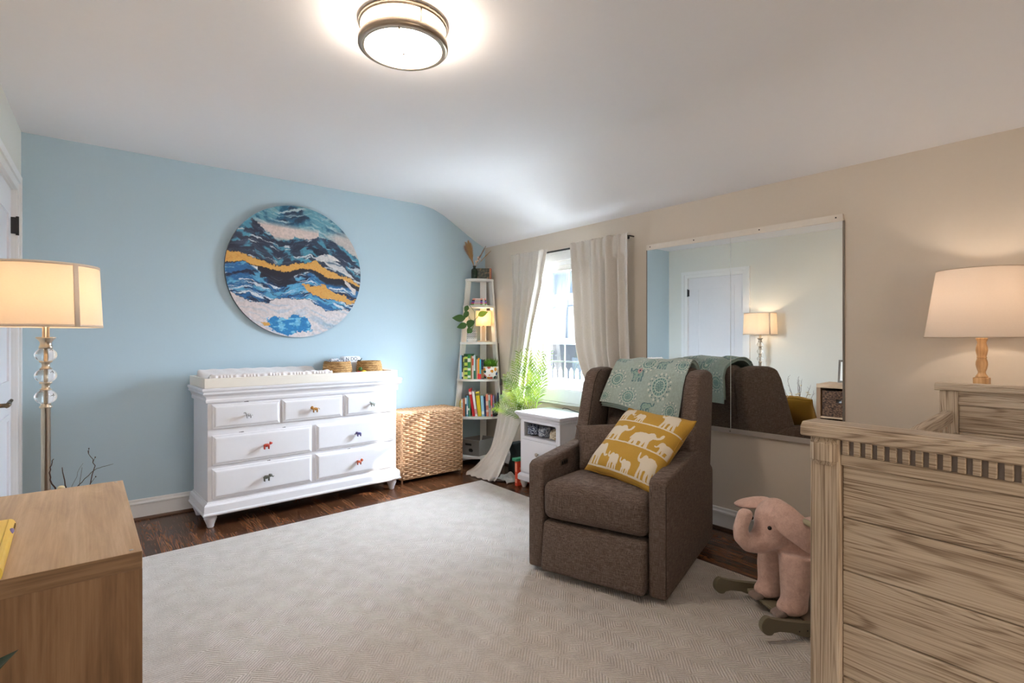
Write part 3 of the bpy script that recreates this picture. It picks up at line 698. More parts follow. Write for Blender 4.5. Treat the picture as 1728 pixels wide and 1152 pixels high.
face_part(lambda s_, h, o: (-o, HD-s_, z0+h), HD, 8)
face_part(lambda s_, h, o: (HW+o, s_, z0+h), HD, 8)
mb = MB(); mb.span((0.004, 0.004, z0), (HW-0.004, HD-0.004, HH-0.04)); obj('liner', mb, solid((120, 86, 58), 0.9, name='dark_wicker'), hp)
mb = MB()
for (x, y) in ((0, 0), (HW, 0), (0, HD), (HW, HD)): mb.tube([(x, y, 0), (x, y, HH-0.03)], 0.009, 8)
for z in (z0-0.004, HH-0.045):
    mb.tube([(0, 0, z), (HW, 0, z)], 0.007, 6); mb.tube([(0, 0, z), (0, HD, z)], 0.007, 6); mb.tube([(HW, 0, z), (HW, HD, z)], 0.007, 6)
obj('frame', mb, wk, hp)
mb = MB(); lz = HH-0.006
for j in range(34):
    y = HD*(j+0.5)/34; n = 80
    mb.tube([(HW*i/n, y, lz+0.004*math.cos(PI*20*i/n+(PI if j % 2 else 0))) for i in range(n+1)], 0.0048, 5)
weave(mb, lambda s_, h, o: (s_, -0.004-o, HH-0.034+h), HW, 0.028, 3, 20); weave(mb, lambda s_, h, o: (-0.004-o, HD-s_, HH-0.034+h), HD, 0.028, 3, 10)
weave(mb, lambda s_, h, o: (HW+0.004+o, s_, HH-0.034+h), HD, 0.028, 3, 10)
mb.span((0.003, 0.003, HH-0.034), (HW-0.003, HD-0.003, HH-0.010))
obj('lid', mb, wk, hp)

# ------------------------------------------------------------------ corner ladder shelf and what stands on it
cs = thing('corner_shelf', 'tall white tapering ladder shelf standing in the corner beside the window', 'shelf', (0, 0, 0))
def XL(z): return 2.713+0.1*z
def YR(z): return 3.95+0.102*z
LW = solid((233, 231, 226), 0.5, 0, 0.02, name='white_shelf_paint')
mb = MB(); mb.prism([(XL(0), 0), (XL(0)+0.055, 0), (XL(1.79)+0.055, 1.785), (XL(1.79), 1.785)], 4.256, 4.274, axis=1); obj('leg', mb, LW, cs)
mb = MB(); mb.prism([(YR(0), 0), (YR(0)+0.055, 0), (YR(1.79)+0.055, 1.785), (YR(1.79), 1.785)], 3.102, 3.120, axis=0); obj('leg', mb, LW, cs)
mb = MB(); mb.box((3.065, 4.222, 0.885), (0.06, 0.016, 1.77), Matrix.Rotation(-PI/4, 3, 'Z')); obj('leg', mb, LW, cs)
TZ = [1.785, 1.525, 1.172, 0.82, 0.466, 0.10]
for z in TZ:
    a = Vector((XL(z)-0.004, 4.252, 0)); b = Vector((3.10, YR(z)-0.004, 0)); pts = [(XL(z)-0.004, 4.276)]
    bul = 0.045+0.05*(1.8-z)/1.8
    for k in range(13):
        t = k/12; p = a.lerp(b, t)+Vector((-0.63, -0.77, 0))*bul*(1-(2*t-1)**2)**0.7; pts.append((p.x, p.y))
    pts += [(3.120, YR(z)-0.004), (3.120, 4.276)]
    mb = MB(); mb.prism(pts, z-0.022, z, bev=0.002); obj('shelf_board', mb, LW, cs)
RD_, UR = Vector((0.776, -0.631, 0)), Vector((0.631, 0.776, 0))   # along the shelf front, and into the corner
FA = math.radians(-39.1)
page = solid((236, 228, 210), 0.9, name='paper')
def book(name, th, h, dep, col, pos, rz, lean, label, group=None, band=None, col2=None, cat='book', lay=False):
    """spine in the local xz plane facing -y, thickness along x, standing; origin at the spine's lower left"""
    mb = MB(); c = 0.0018
    mb.span((0, 0, 0), (c, dep, h)); mb.span((th-c, 0, 0), (th, dep, h)); mb.span((c*0.99, 0, 0), (th-c*0.99, c, h))
    mb.mat = 1; mb.span((c*1.01, c*1.01, 0.003), (th-c*1.01, dep-0.004, h-0.004)); mb.mat = 2
    if band:
        for (z0, z1) in band: mb.span((-0.0004, -0.0006, z0*h), (th+0.0004, 0.004, z1*h))
    ms = [solid(col, 0.4, 0, 0.08, 0, 40, name='book_cover'), page, solid(col2 or (240, 236, 226), 0.45, name='cover_print')]
    r = (0, lean, rz)
    o = obj(name, mb, ms, loc=pos, rot=r); return tag(o, label, cat, group)
A0 = Vector((2.768, 4.188, 0))
def row(z, px0, data, group):
    for (x0, x1, h, lean, dep, col, band, col2, lab) in data:
        s_ = (x0-px0)*0.0057; th = max(0.006, (x1-x0)*0.0057-0.0008)
        p = A0 + RD_*s_ + UR*0.0
        room = min((4.250-p.y)/0.776+0.01, (3.09-p.x)/0.631)
        dd = max(0.05, min(dep, room))
        if lean < 0: p = p + RD_*(-math.sin(lean)*0)
        zz = z+0.0006 + (abs(math.sin(lean))*th if lean > 0 else 0)
        book('book', th, h, dd, col, (p.x, p.y, zz), FA, math.radians(lean), lab, group, band, col2)
UPB = 'books standing on the upper book shelf'; LOB = 'books standing on the lower book shelf'
row(TZ[3], 771, [
 (771.0, 774.0, .225, 0, .16, (150, 194, 226), None, None, 'pale blue book at the left end of the upper book row'),
 (774.2, 776.2, .222, 0, .16, (40, 58, 70), [(0.1, 0.3)], None, 'thin dark book second from the left in the upper row'),
 (776.4, 778.2, .205, 0, .16, (226, 222, 120), [(0.5, 0.8)], (90, 130, 60), 'thin yellow green book beside the dark book, upper row'),
 (778.4, 783.6, .212, 0, .17, (196, 214, 92), [(0.12, 0.2), (0.32, 0.4), (0.52, 0.6), (0.74, 0.9)], (60, 90, 50), 'thick lime book with dark blocks on its spine, upper row'),
 (783.8, 788.8, .232, 0, .17, (58, 146, 70), [(0.05, 0.15), (0.35, 0.45), (0.7, 0.85)], (230, 236, 220), 'thick green book with white patches on its spine, upper row'),
 (789.0, 791.0, .220, 0, .17, (176, 132, 74), None, None, 'thin tan book right of the thick green book, upper row'),
 (791.2, 793.6, .218, 0, .17, (226, 200, 200), [(0.6, 0.9)], (210, 80, 60), 'thin pink and white book in the middle of the upper row'),
 (793.8, 796.6, .226, 0, .17, (206, 224, 232), [(0.0, 0.35)], (40, 110, 90), 'white book with teal foot, upper row'),
 (796.8, 798.4, .216, 0, .17, (60, 120, 80), None, None, 'thin dark green book right of the white and teal book, upper row'),
 (798.6, 800.6, .186, 0, .17, (224, 150, 130), None, None, 'thin salmon book left of the orange book, upper row'),
 (800.8, 803.4, .196, 0, .17, (232, 156, 40), [(0.0, 0.26)], (214, 40, 50), 'orange book with red foot on the upper row'),
 (803.6, 806.2, .186, 0, .17, (86, 190, 208), [(0.0, 0.26)], (214, 40, 50), 'cyan book with red foot on the upper row'),
 (806.4, 810.4, .182, 0, .17, (30, 42, 78), [(0.05, 0.5)], (140, 106, 60), 'navy book with brown lower spine left of the floral pot')], UPB)
book('book', 0.012, 0.238, 0.10, (34, 92, 56), (2.905, 4.148, TZ[3]+0.0006), FA+PI/2-0.05, 0, 'large dark green book showing its cover at the back of the upper row', None)
row(TZ[4], 771, [
 (771.0, 772.6, .150, 0, .15, (224, 204, 70), None, None, 'thin yellow book at the left end of the lower book row'),
 (772.8, 775.6, .165, 0, .15, (232, 230, 220), [(0.4, 0.8)], (190, 200, 190), 'white book near the left end of the lower row'),
 (775.8, 779.4, .170, 0, .15, (176, 100, 62), None, None, 'rust brown book near the left end of the lower row'),
 (779.6, 782.0, .198, 0, .17, (44, 92, 110), [(0.6, 0.9)], (220, 226, 226), 'teal blue book left of the red leaning book'),
 (782.2, 784.4, .200, 0, .17, (120, 170, 200), [(0.1, 0.5)], (236, 236, 236), 'pale blue striped book in the lower row'),
 (784.6, 786.6, .196, 0, .17, (40, 110, 96), [(0.3, 0.4)], None, 'thin dark teal book left of the red leaning book'),
 (786.8, 788.4, .192, 0, .17, (110, 170, 120), None, None, 'thin green book touching the red leaning book'),
 (792.2, 796.4, .262, -9, .17, (196, 36, 40), [(0.8, 0.9)], (236, 200, 190), 'tall red book leaning left in the lower row'),
 (796.6, 800.4, .236, -8, .17, (238, 228, 228), [(0.1, 0.3)], (220, 150, 160), 'white book leaning against the tall red book'),
 (801.0, 807.0, .232, -6, .17, (218, 190, 30), [(0.85, 0.95)], (120, 110, 40), 'thick yellow book leaning in the middle of the lower row'),
 (807.4, 812.0, .196, -4, .17, (158, 206, 222), [(0.1, 0.25)], (240, 246, 246), 'pale blue book right of the thick yellow book'),
 (812.2, 814.6, .190, -4, .17, (34, 50, 96), None, None, 'thin navy book right of the pale blue leaning book'),
 (814.9, 818.9, .208, -2, .17, (222, 132, 104), [(0.2, 0.3), (0.5, 0.7)], (236, 206, 190), 'orange patterned book in the right half of the lower row'),
 (819.1, 822.3, .204, -2, .16, (206, 204, 196), [(0.4, 0.75)], (110, 150, 130), 'light grey patterned book in the right half of the lower row'),
 (822.5, 825.3, .206, -1, .15, (214, 96, 88), [(0.1, 0.5)], (228, 180, 170), 'coral book right of the light grey patterned book'),
 (825.5, 828.5, .202, 0, .13, (136, 124, 168), None, None, 'purple book left of the picture book at the right end'),
 (828.9, 831.5, .222, 6, .12, (60, 74, 110), None, None, 'dark book with orange cover leaning at the right end, lower row')], LOB)
mb = MB(); fp = A0+RD_*0.335+UR*0.01
mb.ell((0, 0, 0.02), (0.028, 0.02, 0.018)); mb.ell((0.01, -0.005, 0.052), (0.016, 0.014, 0.018)); mb.tube([(0.02, 0, 0.03), (0.034, 0, 0.07)], 0.005, 6); mb.tube([(-0.02, 0, 0.03), (-0.03, 0, 0.058)], 0.005, 6)
tag(obj('figurine', mb, solid((36, 50, 44), 0.5, name='dark_green_ornament'), loc=(fp.x, fp.y, TZ[4]+0.0005)), 'small dark green figurine at the right end of the lower book row', 'figurine')
# stack of small books
cols = [((120, 170, 90), 'green'), ((190, 40, 110), 'magenta'), ((90, 90, 170), 'violet blue'), ((70, 30, 40), 'dark maroon'), ((226, 150, 130), 'salmon')]
zz = TZ[1]+0.0005
for k, (c_, nm) in enumerate(cols):
    mb = MB(); w_, dd, h_ = 0.150-0.006*k+0.004*(k % 2), 0.085, 0.0125
    mb.span((-w_/2, -dd/2, 0), (w_/2, dd/2, 0.002)); mb.span((-w_/2, -dd/2, h_-0.002), (w_/2, dd/2, h_)); mb.span((-w_/2, -dd/2, 0.002), (w_/2, -dd/2+0.002, h_-0.002))
    mb.mat = 1; mb.span((-w_/2+0.004, -dd/2+0.0021, 0.002), (w_/2-0.004, dd/2-0.004, h_-0.002))
    mb.mat = 2; mb.span((-w_*0.3, -dd/2-0.0005, 0.003), (w_*0.1, -dd/2, h_-0.003)); mb.span((w_*0.25, -dd/2-0.0005, 0.002), (w_*0.4, -dd/2, h_-0.002))
    pos = ['bottom', 'second from the bottom', 'the middle one', 'second from the top', 'top'][k]
    tag(obj('book', mb, [solid(c_, 0.4, name='book_cover'), page, solid((240, 236, 226), 0.45, name='cover_print')], loc=(2.975, 4.165, zz), rot=(0, 0, FA+0.03*(k-2))), '%s small book, %s in the stack on the second shelf' % (nm, pos), 'book', 'stack of small books on the second shelf'); zz += h_+0.0004
# bottle vase with dried flowers on top
dv = thing('dried_flower_vase', 'dark green bottle vase of dried pampas and stems on top of the corner shelf', 'vase', (2.94, 4.195, TZ[0]+0.0005))
mb = MB(); mb.lathe([(0, 0), (0.029, 0), (0.031, 0.004), (0.031, 0.075), (0.027, 0.090), (0.014, 0.099), (0.012, 0.112), (0.016, 0.116), (0.016, 0.122), (0.010, 0.124), (0.010, 0.10), (0, 0.098)], 24)
t = NT('dark_green_glass'); t.set(0.08); t.base(rgba((26, 44, 30))); obj('bottle', mb, t.m, dv)
tan = solid((196, 156, 108), 0.95, 0, 0.25, 0.4, 150, name='dried_tan'); tan2 = solid((170, 134, 112), 0.95, 0, 0.25, 0.4, 150, name='dried_mauve')
def plume(parent, base, tip, w_, m, n=170, seed=1, name='plume'):
    rr = random.Random(seed); b, t_ = Vector(base), Vector(tip); mid = b.lerp(t_, 0.5)+Vector((rr.uniform(-.01, .01), rr.uniform(-.01, .01), 0.01))
    P = lambda q: b*(1-q)**2+mid*2*q*(1-q)+t_*q*q
    mb = MB(); mb.tube([P(k/8) for k in range(9)], 0.0014, 5)
    ax = (t_-b).normalized()
    for k in range(n):
        q = 0.35+0.65*rr.random(); p = P(q); a = rr.uniform(0, 2*PI); s1 = ax.orthogonal().normalized(); s2 = ax.cross(s1)
        side = (s1*math.cos(a)+s2*math.sin(a)); l_ = w_*(1-abs(q-0.62)/0.5)*rr.uniform(0.6, 1.1)
        if l_ < 0.003: l_ = 0.003
        e = p+side*l_*0.55+ax*l_*1.3; c_ = side.cross(ax)*0.0016
        mb.face([mb._v(p-c_), mb._v(p+c_), mb._v(e)])
    return obj(name, mb, m, parent)
for k, (dx, dy, dz, w_, m) in enumerate([(-0.075, 0.035, 0.335, .05, tan), (-0.055, 0.02, 0.355, .045, tan), (-0.09, 0.03, 0.30, .045, tan2), (-0.035, 0.02, 0.335, .04, tan), (-0.065, 0.01, 0.28, .05, tan), (-0.045, 0.03, 0.25, .045, tan), (0.098, -0.05, 0.315, .020, tan2), (0.135, -0.085, 0.27, .018, tan), (0.07, -0.02, 0.24, .02, tan2)]):
    plume(dv, (0.002*(k % 3), 0, 0.10), (dx, dy, dz), w_*(1.5 if k < 6 else 1.2), m, 300 if k < 6 else 200, k, 'dried_stem')
mb = MB()
for (x, y, z) in ((0.030, -0.02, 0.205), (0.026, -0.02, 0.175), (0.045, -0.03, 0.19), (0.012, -0.01, 0.165)): mb.ell((x, y, z), (0.009, 0.009, 0.010), 10, 8); mb.tube([(0, 0, 0.11), (x, y, z)], 0.001, 5)
obj('dried_flowers', mb, solid((236, 214, 196), 0.9, name='dried_white'), dv)
# dark picture block
pb = thing('picture_block', 'small dark book with floral cover standing upright beside the bottle vase', 'book', (3.022, 4.155, TZ[0]+0.0005), FA)
mb = MB(); mb.span((-0.075, 0, 0), (0.055, 0.03, 0.102)); 
t = NT('dark_floral'); t.set(0.35); t.base(t.ramp(t.noise(t.coord(), 45, 4, 0.6), [(0.42, (28, 30, 26)), (0.55, (58, 70, 52)), (0.62, (120, 84, 60)), (0.7, (170, 140, 90))])); obj('cover', mb, t.m, pb)
mb = MB(); mb.span((0.0551, 0.0, 0), (0.075, 0.03, 0.102)); mb2 = obj('spine', mb, solid((150, 60, 30), 0.4, name='orange_spine'), pb)
mb = MB()
for k in range(7): mb.box((0.062, -0.0008, 0.012+k*0.013), (0.006, 0.0015, 0.006))
obj('spine_print', mb, solid((232, 190, 120), 0.4, name='gold_print'), pb)
# trailing plant in a chevron pot
pp = thing('trailing_plant', 'heart leaved trailing plant in a black and white zigzag pot on the third shelf', 'potted plant', (2.868, 4.135, TZ[2]+0.0005))
t = NT('chevron_pot'); t.set(0.35); x, y, z = t.sep(t.coord())
ang = t.math('ARCTAN2', y, x); zg = t.math('PINGPONG', t.math('MULTIPLY', ang, 0.045), 0.0085)
st = t.math('FRACT', t.math('DIVIDE', t.math('ADD', z, zg), 0.017)); on = t.math('MULTIPLY', t.math('LESS_THAN', st, 0.36), t.math('GREATER_THAN', z, 0.034))
t.base(t.mix(on, rgba((238, 236, 232)), rgba((28, 34, 46))))
mb = MB(); mb.lathe([(0, 0), (0.036, 0), (0.044, 0.012), (0.048, 0.03), (0.048, 0.108), (0.045, 0.109), (0.044, 0.095), (0, 0.093)], 32); obj('pot', mb, t.m, pp)
leafm = solid((52, 98, 34), 0.4, 0, 0.2, 0, 60, name='leaf_green'); leafl = solid((150, 176, 50), 0.4, 0, 0.15, 0, 60, name='leaf_lime')
def heart_leaf(mb, base, dirv, nrm, L, Wd):
    d_ = Vector(dirv).normalized(); n_ = Vector(nrm); n_ = (n_-d_*n_.dot(d_)).normalized(); s_ = d_.cross(n_)
    prof = [0.0, 0.62, 0.93, 1.0, 0.9, 0.68, 0.36, 0.0]; m = len(prof)
    C_, L_, R_ = [], [], []
    for k in range(m):
        q = k/(m-1); c = Vector(base)+d_*L*q - n_*0.12*L*q*q; w_ = prof[k]*Wd/2
        C_.append(mb._v(c)); L_.append(mb._v(c+s_*w_+n_*w_*0.35) if w_ else None); R_.append(mb._v(c-s_*w_+n_*w_*0.35) if w_ else None)
    for k in range(m-1):
        for S_ in (L_, R_):
            vs = [C_[k], C_[k+1]] + ([S_[k+1]] if S_[k+1] else []) + ([S_[k]] if S_[k] else []); mb.face(vs, True)
def on(cx_, cz_): return Vector((0, 0, 0))+RD_*cx_+Vector((0, 0, cz_))
def vine(pts): return [Vector(p) for p in pts]
def Lc(a, z, f=0.0): return RD_*a - UR*f + Vector((0, 0, z))   # a: sideways metres, z: up, f: towards the room
mb = MB()
for path in ([Lc(0, .10), Lc(0.03, .2, .02), Lc(0.025, .29, .03), Lc(-0.02, .345, .04), Lc(-0.04, .33, .04)], [Lc(0, .10), Lc(0.02, .2, .02), Lc(0.07, .25, .03)], [Lc(0, .10), Lc(0.0, .19, .03), Lc(-0.04, .27, .04), Lc(-0.06, .25, .05)], [Lc(0, .10), Lc(-0.03, .17, .04), Lc(-0.07, .17, .06)], [Lc(0, .10), Lc(-0.02, .14, .05), Lc(-0.04, .12, .06)]):
    mb.tube(path, 0.0022, 6)
obj('stem', mb, solid((110, 128, 60), 0.5, name='stem_green'), pp)
for (a, z, f, da, dz, L, Wd, m) in ((-0.035, .345, .04, -0.4, -1, .085, .055, leafm), (0.06, .25, .03, 0.95, 0.35, .12, .07, leafl), (-0.03, .29, .045, -0.5, -0.8, .10, .062, leafm), (-0.055, .22, .06, -1, 0.05, .15, .085, leafm), (0.0, .21, .05, -0.3, -0.9, .105, .085, leafm), (-0.04, .165, .06, -1, -0.3, .12, .075, leafm), (0.0, .13, .055, -0.55, -0.75, .075, .07, leafm), (0.025, .20, .05, -0.6, -0.5, .08, .06, leafm)):
    mb = MB(); heart_leaf(mb, Lc(a, z, f), RD_*da+Vector((0, 0, dz))-UR*0.15, -UR, L*0.84, Wd*0.82); obj('leaf', mb, m, pp)
# small lamp
def shade_mat(col, trans=0.55, name='lamp_shade_cloth', sc_=260):
    t = NT(name); f = t.noise(t.coord((1, 1, 6)), sc_, 3, 0.6)
    c1 = t.mix(f, tuple(v*0.9 for v in lin(col))+(1,), rgba(col))
    df = t.n('ShaderNodeBsdfDiffuse'); tl = t.n('ShaderNodeBsdfTranslucent'); t.l(c1, df.inputs[0]); t.l(c1, tl.inputs[0])
    mx = t.n('ShaderNodeMixShader'); mx.inputs[0].default_value = trans; t.l(df.outputs[0], mx.inputs[1]); t.l(tl.outputs[0], mx.inputs[2]); t.l(mx.outputs[0], t.out.inputs[0]); return t.m
def bulb(parent, loc, r, watts, colr, em):
    t = NT('lit_bulb'); t.b.inputs['Emission Color'].default_value = (*colr, 1); t.b.inputs['Emission Strength'].default_value = em
    mb = MB(); mb.ell((0, 0, 0), (r, r, r*1.25), 16, 10); mb.tube([(0, 0, -r*1.1), (0, 0, -r*2)], r*0.5, 10); b = obj('bulb', mb, t.m, parent, loc)
    l_ = light('bulb_light', 'POINT', (0, 0, 0), watts, colr, shadow_soft_size=0.02); l_.parent = parent; l_.location = (loc[0], loc[1], loc[2]+r*1.6); return b
WARM = (1.0, 0.76, 0.52)
sl = thing('shelf_lamp', 'small lit lamp with a square cloth shade on the third shelf of the corner shelf', 'lamp', (3.012, 4.145, TZ[2]+0.0005), FA)
mb = MB(); mb.box((0, 0, 0.006), (0.115, 0.075, 0.012), None, 0.003); mb.box((0, 0, 0.08), (0.034, 0.02, 0.14), None, 0.002); obj('base', mb, solid((214, 190, 160), 0.5, name='pale_wood'), sl)
def square_shade(mb, w0, d0, w1, d1, z0, z1):
    for (a, b) in ((0.0, 1), (0.003, -1)):
        V = [[mb._v((sx*(w_/2-a), sy*(d_/2-a), z)) for sx, sy in ((-1, -1), (1, -1), (1, 1), (-1, 1))] for w_, d_, z in ((w0, d0, z0), (w1, d1, z1))]
        for k in range(4): mb.face([V[0][k], V[0][(k+1) % 4], V[1][(k+1) % 4], V[1][k]])
mb = MB(); square_shade(mb, 0.145, 0.10, 0.142, 0.098, 0.155, 0.300); obj('lamp_shade', mb, shade_mat((250, 236, 206)), sl)
mb = MB(); mb.tube([(0, 0, 0.15), (0, 0, 0.175)], 0.009, 8); obj('socket', mb, M['brass'], sl)
bulb(sl, (0, 0, 0.20), 0.014, 0.6, WARM, 5)
mb = MB(); mb.tube([(3.123, 4.05, 1.16), (3.105, 4.02, 1.05), (3.102, 3.995, 0.85), (3.10, 3.985, 0.78), (3.098, 3.975, 0.6), (3.10, 3.96, 0.4), (3.09, 3.955, 0.2), (3.09, 3.93, 0.13)], 0.0028, 6); mb.box((3.098, 3.978, 0.79), (0.022, 0.018, 0.062), None, 0.006)
tag(obj('lamp_cord', mb, M['plastic_black']), 'black lamp cord with inline switch hanging beside the right leg of the corner shelf', 'cord')
# bushy plant in a floral pot
fp_ = thing('bushy_plant', 'bushy bright green plant in a rounded floral pot beside the upper book row', 'potted plant', (3.018, 4.045, TZ[3]+0.0005))
t = NT('floral_pot'); t.set(0.25)
vo = t.n('ShaderNodeTexVoronoi'); vo.inputs['Scale'].default_value = 26; t.l(t.coord(), vo.inputs['Vector'])
vs = t.n('ShaderNodeSeparateColor'); t.l(vo.outputs['Color'], vs.inputs[0])
pal = t.ramp(vs.outputs[0], [(0.0, (222, 150, 60)), (0.2, (40, 84, 66)), (0.4, (214, 110, 100)), (0.6, (60, 100, 150)), (0.78, (240, 236, 230))], 'CONSTANT')
n_ = t.noise(t.coord(), 60, 2); t.base(t.mix(t.math('LESS_THAN', t.math('ADD', vo.outputs['Distance'], t.math('MULTIPLY', n_, 0.25)), 0.56), rgba((240, 236, 230)), pal))
mb = MB(); mb.lathe([(0, 0), (0.044, 0), (0.052, 0.006), (0.070, 0.040), (0.078, 0.085), (0.079, 0.120), (0.075, 0.120), (0.073, 0.105), (0, 0.102)], 36); obj('pot', mb, t.m, fp_)
rr = random.Random(5); mb = MB()
for k in range(330):
    a = rr.uniform(0, 2*PI); el = rr.uniform(0.15, 1.5); l_ = rr.uniform(0.06, 0.10); b = Vector((rr.uniform(-.045, .045), rr.uniform(-.045, .045), 0.105))
    d_ = Vector((math.cos(a)*math.cos(el), math.sin(a)*math.cos(el), math.sin(el)*1.1)); 
    if (Vector((3.018, 4.045, 0))+d_*l_).x+b.x > 3.11: d_.x = -abs(d_.x)
    e1 = b+d_*l_*0.5; e2 = e1+(d_+Vector((0, 0, -0.35*math.cos(el)))).normalized()*l_*0.5; s_ = d_.cross(Vector((0, 0, 1))).normalized()*0.0055
    v = [mb._v(b-s_*0.3), mb._v(b+s_*0.3), mb._v(e1+s_), mb._v(e1-s_), mb._v(e2)]; mb.face(v[:4]); mb.face([v[3], v[2], v[4]])
obj('foliage', mb, solid((104, 158, 44), 0.5, 0, 0.35, 0, 25, name='bright_leaf'), fp_)
# felt bin
fb = [(2.872, 4.022), (3.092, 4.075), (3.045, 4.245), (2.80, 4.225)]; cx_, cy_ = sum(p[0] for p in fb)/4, sum(p[1] for p in fb)/4
mb = MB()
def ringp(s_, z): return [mb._v((cx_+(x-cx_)*s_, cy_+(y-cy_)*s_, z)) for x, y in fb]
rs = [ringp(0.94, 0.1006), ringp(1.06, 0.25), ringp(1.03, 0.25), ringp(0.92, 0.108)]
for a, b in zip(rs, rs[1:]):
    for k in range(4): mb.face([a[k], a[(k+1) % 4], b[(k+1) % 4], b[k]])
mb.face(rs[-1]); mb.face(list(reversed(rs[0])))
bn = obj('felt_bin', mb, fabric((142, 140, 138), (120, 118, 116), name='grey_felt')); tag(bn, 'grey felt storage bin on the bottom board of the corner shelf', 'bin')
def onbin(u, z, off): 
    a, b = Vector((*fb[3], 0)), Vector((*fb[0], 0)); p = a.lerp(b, u); n_ = Vector((-(b-a).y, (b-a).x, 0)).normalized(); n_ = -n_ if n_.dot(Vector((-1, -1, 0))) < 0 else n_
    return p+n_*off+Vector((0, 0, z))
mb = MB(); q = [(0.30, .196), (0.62, .196), (0.62, .214), (0.30, .214)]
mb.face([mb._v(onbin(u, z, 0.0085+(z-.19)*0.10)) for u, z in q]); 
o_ = obj('handle_slot', mb, M['plastic_black'], bn); md = o_.modifiers.new('s', 'SOLIDIFY'); md.thickness = 0.003
mb = MB(); mb.ell((2.93, 4.13, 0.15), (0.10, 0.07, 0.045)); mb.ell((3.0, 4.16, 0.16), (0.05, 0.05, 0.04)); tag(obj('bag', mb, solid((26, 25, 25), 0.8, 0, 0.2, 0.4, 40, name='black_cloth')), 'black cloth bag lying inside the grey felt bin', 'bag')

# ------------------------------------------------------------------ curtains
CL = fabric((214, 205, 190), (198, 188, 173), name='linen_curtain', bump=0.15)
def curtain_mat():
    t = NT('linen_curtain'); a = t.noise(t.coord((1, 1, 8)), 90, 3, 0.7); b = t.noise(t.coord((8, 8, 1)), 90, 3, 0.7)
    c = t.ramp(t.math('MULTIPLY', t.math('ADD', a, b), 0.5), [(0.4, (214, 207, 198)), (0.6, (228, 222, 214))])
    df = t.n('ShaderNodeBsdfDiffuse'); tl = t.n('ShaderNodeBsdfTranslucent'); t.l(c, df.inputs[0]); t.l(c, tl.inputs[0])
    mx = t.n('ShaderNodeMixShader'); mx.inputs[0].default_value = 0.10; t.l(df.outputs[0], mx.inputs[1]); t.l(tl.outputs[0], mx.inputs[2]); t.l(mx.outputs[0], t.out.inputs[0]); return t.m
CM = curtain_mat()
def interp(rows, s_):
    k = s_*(len(rows)-1); i = min(int(k), len(rows)-2); f = k-i
    def cr(j):
        P = [rows[max(0, min(len(rows)-1, i+d))][j] for d in (-1, 0, 1, 2)]; P = [Vector(p) for p in P]
        return 0.5*((2*P[1])+(P[2]-P[0])*f+(2*P[0]-5*P[1]+4*P[2]-P[3])*f*f+(3*P[1]-3*P[2]+P[3]-P[0])*f**3)
    return cr(0), cr(1)
def curtain(rows, pl, amp, label, seed, nu=150, nv=120, topf=0.03):
    rr = random.Random(seed); ph = [rr.uniform(0, 6) for _ in range(5)]
    def f(u, v):
        a, b = interp(rows, v); t_ = (b-a); L = max(t_.length, 1e-4); n_ = t_.cross(Vector((0, 0, 1)) if v < 0.9 else Vector((-0.3, -0.3, 1))).normalized()
        if n_.x > 0: n_ = -n_
        uu = u+0.012*math.sin(2*PI*u*3+ph[0]+v*1.5)+0.02*math.sin(2*PI*u+ph[1]+v*2)
        k = min(1, v/0.05); A = amp*(0.35+0.65*k)*(1 if v < 0.6 else 1-0.65*min(1, (v-0.6)/0.2))
        w_ = math.sin(2*PI*pl*uu+ph[2])+0.45*math.sin(2*PI*pl*0.57*uu+ph[3]+v*1.2)
        w_ = w_*(0.72+0.28*math.sin(2*PI*uu*1.3+ph[1]))
        g = 0.005*math.sin(2*PI*pl*4.3*uu+ph[4])*math.exp(-v*22)
        p = a+t_*u+n_*(A*w_+g)
        if v < 0.012: p.z += 0.004*math.sin(2*PI*pl*4.3*u)
        if v < 0.16: p.x = min(p.x, 3.046)
        if p.z < 0.0035: p.z = 0.0035
        if p.x > 3.118: p.x = 3.118
        return p
    mb = MB(); mb.grid(f, nu, nv); o = obj('curtain', mb, CM); md = o.modifiers.new('thick', 'SOLIDIFY'); md.thickness = 0.002; tag(o, label, 'curtain', None); return o
rl = [((3.040, 3.745, 1.966), (3.040, 3.270, 1.960)), ((3.04, 3.736, 1.93), (3.04, 3.285, 1.92)), ((3.045, 3.73, 1.75), (3.045, 3.335, 1.73)), ((3.04, 3.724, 1.54), (3.04, 3.392, 1.522)), ((3.025, 3.716, 1.33), (3.02, 3.435, 1.32)), ((3.0, 3.708, 1.119), (3.0, 3.463, 1.123)), ((2.95, 3.706, 0.838), (2.95, 3.46, 0.853)),
      ((2.89, 3.715, 0.645), (2.89, 3.425, 0.636)), ((2.84, 3.711, 0.423), (2.84, 3.415, 0.49)), ((2.77, 3.70, 0.245), (2.77, 3.405, 0.36)), ((2.71, 3.755, 0.145), (2.715, 3.42, 0.224)), ((2.68, 3.82, 0.075), (2.68, 3.425, 0.150)), ((2.66, 3.90, 0.022), (2.66, 3.447, 0.075)), ((2.62, 3.86, 0.006), (2.655, 3.50, 0.012))]
curtain(rl, 4.5, 0.026, 'beige linen curtain left of the window, swept sideways and trailing onto the floor', 4)
rr_ = [((3.040, 2.985, 1.968), (3.040, 2.405, 1.968)), ((3.04, 2.975, 1.90), (3.05, 2.415, 1.90)), ((3.045, 2.955, 1.55), (3.045, 2.41, 1.55)), ((3.045, 2.935, 1.2), (3.045, 2.40, 1.2)), ((3.045, 2.895, 1.02), (3.045, 2.39, 1.02)), ((3.05, 2.80, 0.80), (3.05, 2.37, 0.80)), ((3.055, 2.77, 0.6), (3.055, 2.36, 0.6)), ((3.055, 2.76, 0.3), (3.055, 2.36, 0.3)), ((3.06, 2.76, 0.02), (3.06, 2.36, 0.02))]
